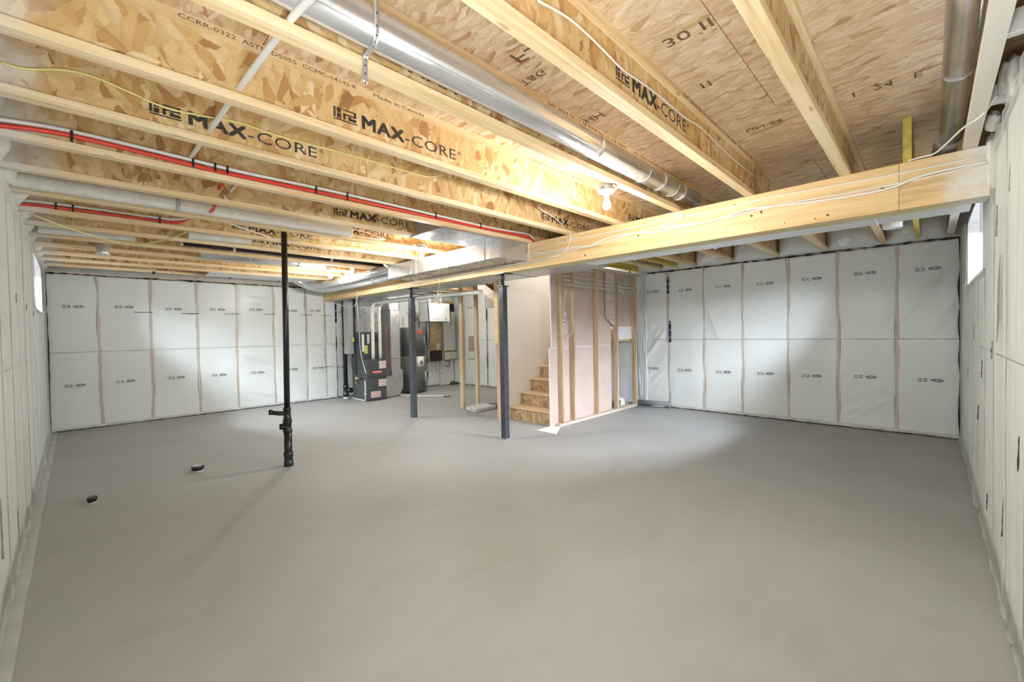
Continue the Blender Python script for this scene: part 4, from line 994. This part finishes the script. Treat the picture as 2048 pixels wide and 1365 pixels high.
tag(MB().prism([(6.9, 3.72, .001), (7.15, 3.42, .001), (7.25, 3.50, .001), (7.22, 3.86, .001)], (0, 0, .012)).build('membrane_scrap', MT['roll'], None, .003), 'flat grey membrane scrap on the floor beside the roll', 'scrap')

# hold-down straps seen on the studs
def holdstrap(face, u, plane, z0, z1, lab):
    r = empty('hold_down_strap', (plane, u, z0) if face == '-x' else (u, plane, z0)); tag(r, lab, 'strap', 'navy hold-down straps on the studs')
    n_ = 6; m = MB()
    for k_ in range(n_):
        a = z0+(z1-z0)*k_/n_; b = z0+(z1-z0)*(k_+1)/n_; wd = .017 if k_ % 2 else .021
        if face == '-x': m.box(plane-.004, plane, u-wd, u+wd, a, b)
        else: m.box(u-wd, u+wd, plane-.004, plane, a, b)
    at(r, m.build('plate', MT['strap']))
    h = MB()
    for k_ in range(1, 6, 2):
        zc = z0+(z1-z0)*(k_+.4)/n_
        if face == '-x': h.lathe([(.008, -.007), (.008, -.004)], (plane, u+.004*(k_-3)/2, zc), 'x', 10)
        else: h.lathe([(.008, -.007), (.008, -.004)], (u, plane, zc), 'y', 10)
    o = h.build('hole', MT['white']); o['kind'] = 'stuff'; at(r, o); return r
holdstrap('-x', 3.345, XR-.018, 2.04, 2.33, 'navy metal strap on the far right wall, upper one')
holdstrap('-x', 3.315, XR-.018, 1.17, 1.55, 'navy metal strap on the far right wall, lower one')
holdstrap('-y', 4.11, YF-.022, 1.70, 2.17, 'navy metal strap on the far left wall below the beam end')

# ---------------------------------------------------------------- utility area
fu = empty('furnace', (4.49, 8.8, 0)); tag(fu, 'charcoal gas furnace with red badge standing against the far left wall', 'furnace')
fx0, fx1, fy0, fy1 = 4.27, 4.715, 8.44, 9.14
at(fu, MB().box(fx0, fx1, fy0+.02, fy1, .01, .885).build('cabinet', MT['furnace'], None, .006))
at(fu, MB().box(fx0+.012, fx1-.010, fy0-.002, fy0+.02, .515, .87).build('upper_door', MT['furnace'], None, .012))
at(fu, MB().box(fx0+.012, fx1-.010, fy0-.002, fy0+.02, .03, .465).build('lower_door', MT['furnace'], None, .012))
at(fu, MB().box(fx0, fx1, fy0+.25, fy1, .889, 1.465).build('coil_case', MT['furnace'], None, .006))
at(fu, MB().box(fx0+.27, fx1-.012, fy0-.006, fy0-.002, .68, .84).build('sticker', MT['sticker'])); at(fu, MB().box(fx0+.25, fx1-.012, fy0-.006, fy0-.002, .30, .445).build('sticker', MT['sticker']))
at(fu, MB().box(fx0+.07, fx0+.29, fy0-.006, fy0-.002, .075, .20).build('sticker', MT['sticker']))
for (a, b, z_) in ((.275, .43, .80), (.275, .43, .76), (.275, .43, .72), (.26, .43, .40), (.26, .43, .37), (.26, .43, .33), (.08, .28, .17), (.08, .28, .13), (.08, .28, .10)):
    at(fu, MB().box(fx0+a+.006, fx0+b-.006, fy0-.008, fy0-.006, z_, z_+.008).build('sticker_line', MT['redlogo']))
at(fu, MB().box(fx0+.115, fx0+.33, fy0-.007, fy0-.002, .585, .635).build('badge', MT['redlogo'], None, .004))
at(fu, MB().box(fx0+.125, fx0+.32, fy0-.0095, fy0-.0075, .600, .618).build('badge_text_bar', MT['sticker']))
at(fu, MB().box(fx0+.07, fx0+.15, fy0+.245, fy0+.249, 1.0, 1.18).build('sticker_yellow', MT['sticker_y'])); at(fu, MB().box(fx0+.14, fx0+.19, fy0+.245, fy0+.249, 1.22, 1.42).build('sticker', MT['sticker']))
at(fu, MB().box(fx0+.02, fx0+.07, fy0+.245, fy0+.249, 1.05, 1.42).build('sticker', MT['sticker']))
for z_ in (1.30, 1.38): at(fu, MB().tube(crom([(fx1-.13, fy0+.25, z_), (fx1-.13, fy0+.19, z_), (fx1-.06, fy0+.17, z_+.01)], 4), .018, 10).build('line_stub', MT['black']))
for xx in (fx0+.10, fx0+.22, fx0+.36): at(fu, MB().lathe([(.006, -.004), (.006, .0)], (xx, fy0+.018, .490), 'y', 8).build('screw', MT['galv']))
pl_ = empty('supply_plenum', (4.49, 8.9, 1.47)); tag(pl_, 'galvanised plenum rising from the furnace to the ducts', 'plenum')
at(pl_, MB().box(fx0+.01, fx1-.01, fy0+.28, fy1-.02, 1.467, 2.02).build('sheet_box', MT['galv'], None, .003))
at(pl_, MB().prism([(fx0+.01, fy0+.28, 2.022), (fx0+.01, fy0-.03, 2.196), (fx0+.01, fy1+.02, 2.196), (fx0+.01, fy1-.02, 2.022)], (fx1-fx0+.08, 0, 0)).build('transition', MT['galv_dull'], None, .002))
at(pl_, MB().box(fx0-.13, fx0-.02, fy0+.55, fy0+.80, 1.0, 2.19).build('side_riser', MT['greybox'], None, .003))
rd_ = empty('return_drop', (5.05, 8.8, 0)); tag(rd_, 'tall pale metal return duct with curved boot right of the furnace', 'duct')
at(rd_, MB().box(4.985, 5.215, 8.70, 9.20, .60, 1.96).build('drop', MT['galv_dull'], None, .003)); at(rd_, MB().box(4.975, 5.20, 8.72, 9.20, 1.965, 2.19).build('upper_drop', MT['galv_dull'], None, .003))
at(rd_, MB().box(4.978, 5.222, 8.69, 9.205, 1.955, 1.970).build('drive_cleat', MT['galv'])); at(rd_, MB().box(4.978, 5.222, 8.69, 9.205, .86, .872).build('drive_cleat', MT['galv']))
bp = [(4.73, 8.62, .02), (4.73, 8.62, .46), (4.95, 8.62, .48), (4.95, 8.62, .60), (5.225, 8.62, .60)]
for k_ in range(9): a = k_/8*PI/2; bp.append((5.225-.20*(1-math.cos(a)), 8.62, .24-.22*math.sin(a)))
at(rd_, MB().prism(bp, (0, .58, 0)).build('boot', MT['galv_dull'], None, .002))
at(rd_, MB().tube([(4.93, 8.617, .50), (5.06, 8.617, .32), (5.20, 8.617, .50)], .003, 6).build('cross_break', MT['galv']))
# pipes at the furnace
o = cable('gas_pipe', [(4.22, 8.84, .50), (4.22, 8.84, 1.2), (4.22, 8.86, 2.18)], .014, MT['black'], 'black gas pipe dropping beside the furnace with brass valve', 'pipe', n=2, seg=10)
at(o, MB().cyl((4.22, 8.84, .38), (4.22, 8.84, .54), .020, 12).build('tee', MT['copper'])); at(o, MB().cyl((4.22, 8.70, .475), (4.22, 8.97, .475), .013, 12).build('crosspiece', MT['copper'])); at(o, MB().cyl((4.22, 8.84, .36), (4.22, 8.84, .385), .026, 12).build('drip_cap', MT['copper']))
at(o, MB().tube([(4.22, 8.70, .475), (4.26, 8.62, .475)], .012, 10).build('valve_arm', MT['black'])); at(o, MB().box(4.19, 4.204, 8.86, 8.94, 1.26, 1.36).build('tag', MT['sticker_y']))
cable('cable', [(4.147, 8.7, 2.216), (4.20, 8.7, 2.126), (4.235, 8.7, 1.732), (4.235, 8.66, 1.091), (4.25, 8.52, .70), (4.262, 8.47, .60)], .007, MT['cable'], 'white cable looping down to the side of the furnace')
o = cable('condensate_pipe', [(4.25, 9.12, .02), (4.245, 8.8, .02), (4.245, 8.52, .02)], .013, MT['pvc'], 'white condensate pipe along the foot of the furnace', 'pipe', n=2, seg=8)
at(o, MB().tube([(4.245, 8.50, .01), (4.245, 8.50, .44)], .013, 8).build('standpipe', MT['pvc'])); at(o, MB().cyl((4.245, 8.50, .14), (4.245, 8.50, .17), .022, 10).build('collar', MT['pvc']))
r = empty('vent_stack', (4.19, 9.23, 0)); tag(r, 'black plastic vent stack with cleanout left of the furnace', 'pipe')
at(r, MB().tube([(4.17, 9.26, .0), (4.17, 9.26, 2.17)], .046, 18).build('stack_pipe', MT['black'])); m = MB().lathe([(.054, .05), (.060, .06), (.060, .12), (.052, .13), (.052, .24), (.060, .25), (.060, .30), (.05, .31)], (4.17, 9.26, 0), 'z', 18)
at(r, m.build('cleanout_fitting', MT['black'])); at(r, MB().cyl((4.19, 9.24, .19), (4.25, 9.14, .19), .058, 18).build('cleanout_plug', MT['black'])); at(r, MB().lathe([(.056, 0), (.056, .04)], (4.17, 9.26, 0), 'z', 18).build('base_ring', MT['pvc']))
at(r, MB().lathe([(.060, .88), (.055, .89), (.055, .93)], (4.17, 9.26, .3), 'z', 18).build('coupling', MT['black']))
# white PVC vents
o = cable('vent_pipe', [(4.455, 8.52, .885), (4.455, 8.52, 1.5), (4.455, 8.52, 1.93), (4.47, 8.49, 2.03), (4.50, 8.40, 2.085), (4.50, 8.0, 2.09), (4.50, 6.6, 2.085), (4.50, 5.05, 2.05)], .034, MT['pvc'], 'left white vent pipe rising from the furnace and running under the duct', 'pipe', 'white furnace vent pipes', seg=16)
at(o, MB().cyl((4.455, 8.52, 1.90), (4.455, 8.52, 1.96), .041, 16).build('coupling', MT['pvc'])); at(o, MB().cyl((4.50, 8.34, 2.088), (4.50, 8.28, 2.088), .041, 16).build('coupling', MT['pvc']))
o = cable('vent_pipe', [(4.63, 8.54, .885), (4.63, 8.54, 1.5), (4.63, 8.54, 1.97), (4.66, 8.5, 2.05), (4.70, 8.42, 2.09), (4.74, 8.0, 2.10), (4.76, 6.6, 2.10), (4.78, 5.4, 2.08)], .032, MT['pvc'], 'right white vent pipe rising from the furnace beside the other', 'pipe', 'white furnace vent pipes', seg=16)
at(o, MB().cyl((4.63, 8.54, 1.93), (4.63, 8.54, 1.99), .039, 16).build('coupling', MT['pvc']))
cable('condensate_hose', [(4.85, 8.66, 1.6), (4.84, 8.63, 1.1), (4.83, 8.6, .9), (4.78, 8.5, .62), (4.74, 8.46, .55)], .006, MT['redlogo'], 'thin red thermostat wires between the furnace and return duct', 'wire')
# water heater
wh = empty('water_heater', (5.76, 9.02, 0)); tag(wh, 'tall dark grey cylindrical water heater with round red badge', 'water heater')
hx, hy = 5.74, 9.00
at(wh, MB().lathe([(.29, .02), (.31, .03), (.31, .86)], (hx, hy, 0), 'z', 40).build('lower_tank', MT['tank'])); at(wh, MB().lathe([(.31, .872), (.31, 1.54), (.30, 1.56), (.02, 1.575)], (hx, hy, 0), 'z', 40).build('upper_tank', MT['tank']))
at(wh, MB().lathe([(.3105, .860), (.313, .865), (.3105, .871)], (hx, hy, 0), 'z', 40).build('seam_band', MT['pvc']))
def on_tank(a, z0, z1, wd, mat, nm, rr=.313):
    m = MB(); n_ = 6; a0 = math.radians(a)-wd/2/rr; st_ = wd/rr/n_
    for k_ in range(n_+1):
        for z in (z0, z1): m.v.append((hx+rr*math.cos(a0+st_*k_), hy+rr*math.sin(a0+st_*k_), z))
    for k_ in range(n_): m.f.append((2*k_, 2*k_+2, 2*k_+3, 2*k_+1)); m.sm.append(True)
    o = m.build(nm, mat); md = o.modifiers.new('t', 'SOLIDIFY'); md.thickness = .002; md.offset = 1; at(wh, o); return o
on_tank(-84, .62, .86, .20, MT['sticker'], 'data_label'); on_tank(-84, .69, .76, .05, MT['ink'], 'label_diagram', .3165); on_tank(-52, .26, .50, .10, MT['sticker'], 'warning_label'); on_tank(-60, 1.18, 1.34, .03, MT['sticker'], 'small_label')
at(wh, MB().cyl((hx+.30*math.cos(math.radians(-88)), hy+.30*math.sin(math.radians(-88)), 1.46), (hx+.318*math.cos(math.radians(-88)), hy+.318*math.sin(math.radians(-88)), 1.46), .048, 20).build('badge', MT['redlogo']))
at(wh, MB().cyl((hx+.30*math.cos(math.radians(-75)), hy+.30*math.sin(math.radians(-75)), .17), (hx+.33*math.cos(math.radians(-75)), hy+.33*math.sin(math.radians(-75)), .17), .028, 14).build('drain_valve', MT['black']))
at(wh, MB().tube(crom([(hx-.12, hy-.05, 1.57), (hx-.12, hy-.05, 1.80), (hx-.14, hy-.05, 1.86)], 4), .016, 10).build('red_inlet', MT['redlogo']))
at(wh, MB().tube(crom([(hx+.10, hy-.12, 1.57), (hx+.12, hy-.12, 1.72), (hx+.05, hy-.14, 1.80), (hx, hy-.15, 1.72), (hx-.005, hy-.15, 2.1)], 5), .011, 8).build('black_line', MT['black']))
cable('floor_drain_hose', [(5.1, 8.72, .03), (5.2, 8.5, .02), (5.35, 8.15, .02), (5.55, 7.9, .02), (5.70, 7.72, .015)], .014, MT['pvc'], 'white pipe lying on the floor towards the floor drain', 'pipe', seg=8)
dr = empty('floor_drain', (5.74, 7.66, 0)); tag(dr, 'round metal floor drain at the end of the white floor pipe', 'drain'); at(dr, MB().lathe([(.09, .0), (.09, .004), (.07, .006)], (5.74, 7.66, 0), 'z', 24).build('grate', MT['steel'])); at(dr, MB().lathe([(.03, .005), (.03, .010)], (5.74, 7.66, 0), 'z', 16).build('hub', MT['galv_dull']))
dr = empty('floor_drain', (6.2, 8.58, 0)); tag(dr, 'flat grey floor cover near the water heater', 'drain'); at(dr, MB().lathe([(.10, .0), (.10, .004), (.08, .005)], (6.2, 8.60, 0), 'z', 24).build('cover', MT['greybox']))
# air exchanger box
hv = empty('air_exchanger', (6.2, 8.7, 1.7)); tag(hv, 'white air exchanger box hanging in front of the electrical panel', 'air exchanger')
at(hv, MB().box(5.90, 6.49, 8.50, 8.93, 1.70, 2.14).build('case', MT['greybox'], None, .005)); at(hv, MB().box(5.90, 6.49, 8.488, 8.499, 1.70, 2.14).build('front_door', MT['panel'], None, .003))
o = text('door_lettering', 'Lifebreath', '-y', (5.925, 8.4865, 1.735), .26, .055, MT['ink_blue'], hv); at(hv, MB().box(6.35, 6.40, 8.485, 8.488, 1.735, 1.775).build('blue_label', MT['ink_blue']))
at(hv, MB().box(6.35, 6.46, 8.485, 8.488, 1.965, 1.985).build('data_strip', MT['greybox'])); at(hv, MB().box(5.93, 6.45, 8.52, 8.90, 1.688, 1.699).build('bottom_tray', MT['black']))
for (xx, yy) in ((6.02, 8.65), (6.35, 8.65)): at(hv, MB().tube([(xx, yy, 2.14), (xx, yy, 2.33)], .062, 18).build('duct_collar', MT['galv']))
cable('power_cord', [(5.885, 8.55, 2.18), (5.885, 8.52, 2.0), (5.89, 8.50, 1.7), (5.895, 8.5, 1.5), (5.93, 8.6, 1.2), (6.0, 8.8, .95)], .010, MT['black'], 'black cord hanging down the left edge of the air exchanger', 'cord')
cable('power_cord', [(6.505, 8.5, 2.08), (6.51, 8.49, 1.9), (6.515, 8.48, 1.72), (6.52, 8.48, 1.60)], .008, MT['black'], 'black cord hanging off the right edge of the air exchanger', 'cord')
# backboard with panel and boxes
bb = empty('backboard', (7.0, YF-.05, .7)); tag(bb, 'strand board backing fixed in the corner behind the electrical panel', 'board')
at(bb, MB().box(6.60, 7.42, YF-.055, YF-.035, .66, 2.30).build('board', MT['osb_board']))
ep = empty('electrical_panel', (7.2, YF-.1, 1.4)); tag(ep, 'tall white electrical breaker panel on the strand board', 'electrical panel')
at(ep, MB().box(6.985, 7.365, YF-.15, YF-.057, .95, 1.98).build('panel_box', MT['greybox'], None, .003)); at(ep, MB().box(6.975, 7.375, YF-.162, YF-.151, .94, 1.99).build('door', MT['panel'], None, .006)); at(ep, MB().box(7.35, 7.36, YF-.168, YF-.162, 1.42, 1.50).build('latch', MT['greybox']))
at(ep, MB().box(7.17, 7.19, YF-.166, YF-.162, 1.44, 1.47).build('label_dot', MT['greybox']))
tag(MB().box(7.0, 7.36, YF-.13, YF-.057, 2.02, 2.22).build('meter_box', MT['black'], None, .004), 'black box mounted above the white breaker panel', 'box')
tag(MB().box(6.60, 6.92, YF-.14, YF-.057, .67, .95).build('network_box', MT['dark'], None, .004), 'dark red-black box low on the left of the board', 'box')
tag(MB().box(7.03, 7.225, YF-.12, YF-.057, .69, .89).build('outlet_box', MT['sticker'], None, .004), 'white square box below the panel, left one', 'box', 'white boxes below the panel')
tag(MB().box(7.255, 7.42, YF-.12, YF-.057, .70, .90).build('outlet_box', MT['sticker'], None, .004), 'white square box below the panel, right one in the corner', 'box', 'white boxes below the panel')
tag(MB().box(6.76, 6.87, YF-.12, YF-.057, .97, 1.13).build('outlet_box', MT['sticker'], None, .004), 'small white outlet box above the dark box', 'box')
rnd = random.Random(3); ORD = ['first', 'second', 'third', 'fourth', 'fifth', 'sixth', 'seventh', 'eighth', 'ninth', 'tenth', 'eleventh']
for k_ in range(11):
    z = 1.14+.062*k_
    cable('breaker_cable', [(6.985, YF-.075, z+rnd.uniform(-.01, .01)), (6.85, YF-.072, z+rnd.uniform(-.012, .012)), (6.70, YF-.072, z+rnd.uniform(-.02, .02)), (6.66, YF-.07, z+rnd.choice((-.07, .06)))], .0065, MT['cable'], ORD[k_]+' from the bottom of the cream cables entering the left side of the breaker panel', 'cable', 'cables entering the breaker panel from the left')
for k_ in range(8):
    z = 1.02+.11*k_
    cable('breaker_cable', [(7.372, YF-.075, z), (7.395, YF-.08, z+rnd.uniform(.0, .03)), (7.405, YF-.085, z+.06), (7.39, YF-.08, z+.10)], .006, MT['cable'], ORD[k_]+' from the bottom of the cream loops right of the breaker panel', 'cable', 'cables looping right of the breaker panel')
pts = [(6.85+.10*math.cos(a)*1.0, YF-.10, .50+.11*math.sin(a)) for a in [k_*PI/8 for k_ in range(14)]]
pts = [(7.13+.07*math.cos(a), YF-.10, .585+.085*math.sin(a)) for a in [-2.9+k_*.42 for k_ in range(14)]]
cable('cord_coil', pts, .010, MT['black'], 'coiled black cord hanging below the white boxes', 'cord', n=2)
cable('conduit', [(6.86, YF-.09, .70), (6.97, YF-.09, .62), (7.03, YF-.09, .55), (7.04, YF-.08, .3), (7.04, YF-.08, .06)], .017, MT['pvc'], 'white conduit bending down from the dark box to the floor', 'conduit', seg=10)
cable('conduit', [(6.62, YF-.07, .66), (6.56, YF-.07, .66), (6.50, YF-.06, .58), (6.49, YF-.05, .4)], .014, MT['pvc'], 'short white bent conduit left of the dark box', 'conduit', seg=10)
cable('ground_wire', [(6.75, YF-.09, .66), (6.75, YF-.10, .45), (6.85, YF-.10, .33), (7.1, YF-.10, .36), (7.2, YF-.10, .50), (7.15, YF-.1, .69)], .0035, MT['ink'], 'thin dark wire hanging in a loop under the boxes', 'wire')
tag(MB().box(6.84, 7.35, YF-.17, YF-.12, .01, .06).build('pipe_offcut', MT['pvc'], None, .02), 'white pipe offcut lying along the wall foot in the utility corner', 'pipe')
blob_o = blob('floor_scrap', (7.25, YF-.2, .03), .10, MT['bag_dark'], None, (1.3, .8, .5), 4, .5); tag(blob_o, 'dark crumpled scrap in the utility corner', 'scrap')
tag(MB().box(XR-.035, XR-.022, 8.69, 8.88, .93, 1.32).build('gypsum_patch', MT['grey_gyp']), 'grey gypsum patch on the back wall between the two open studs', 'board')
# open studs of the future utility wall, flat parcel on the floor
for (xx, yy, lab) in ((5.020, 6.20, 'bare upright stud left of the pair near the flat parcel'), (5.400, 6.22, 'bare upright stud right of the pair near the flat parcel')):
    tag(MB().box(xx, xx+.038, yy, yy+.089, .0, 2.475).build('wall_stud', MT['stud'], None, .003), lab, 'stud', 'open utility wall studs')
pk_ = empty('flat_parcel', (5.15, 5.9, 0)); tag(pk_, 'flat white cardboard parcel lying on the floor by the open studs', 'parcel')
cc = [(4.97, 6.07), (5.45, 6.13), (5.42, 5.74), (4.88, 5.68)]
at(pk_, MB().prism([(a, b, .004) for a, b in cc], (0, 0, .055)).build('carton', MT['bag'], None, .006))
at(pk_, MB().prism([(5.42, 5.60, .004), (5.46, 5.98, .004), (5.75, 5.95, .004), (5.70, 5.55, .004)], (0, 0, .06)).build('dark_carton', MT['bag_dark'], None, .005))
at(pk_, MB().prism([(4.86, 5.72, .062), (4.98, 6.00, .062), (5.02, 5.90, .062), (4.95, 5.70, .062)], (0, 0, .003)).build('torn_flap', MT['sticker']))
at(pk_, MB().box(5.47, 5.56, 5.60, 5.603, .02, .05).build('print_mark', MT['sticker']))
# black clips under the last joist
for xx in (.9, 1.95, 2.75): tag(MB().box(xx, xx+.04, 8.935, 8.99, ZT-.02, ZT+.015).build('cable_clip', MT['rubber'], None, .006), ['black clip under the joist nearest the far left wall, leftmost', 'black clip under the joist nearest the far left wall, middle', 'black clip under the joist nearest the far left wall, by the drain pipe'][int(xx > 1)+int(xx > 2)], 'clip', 'black clips under the last joist')
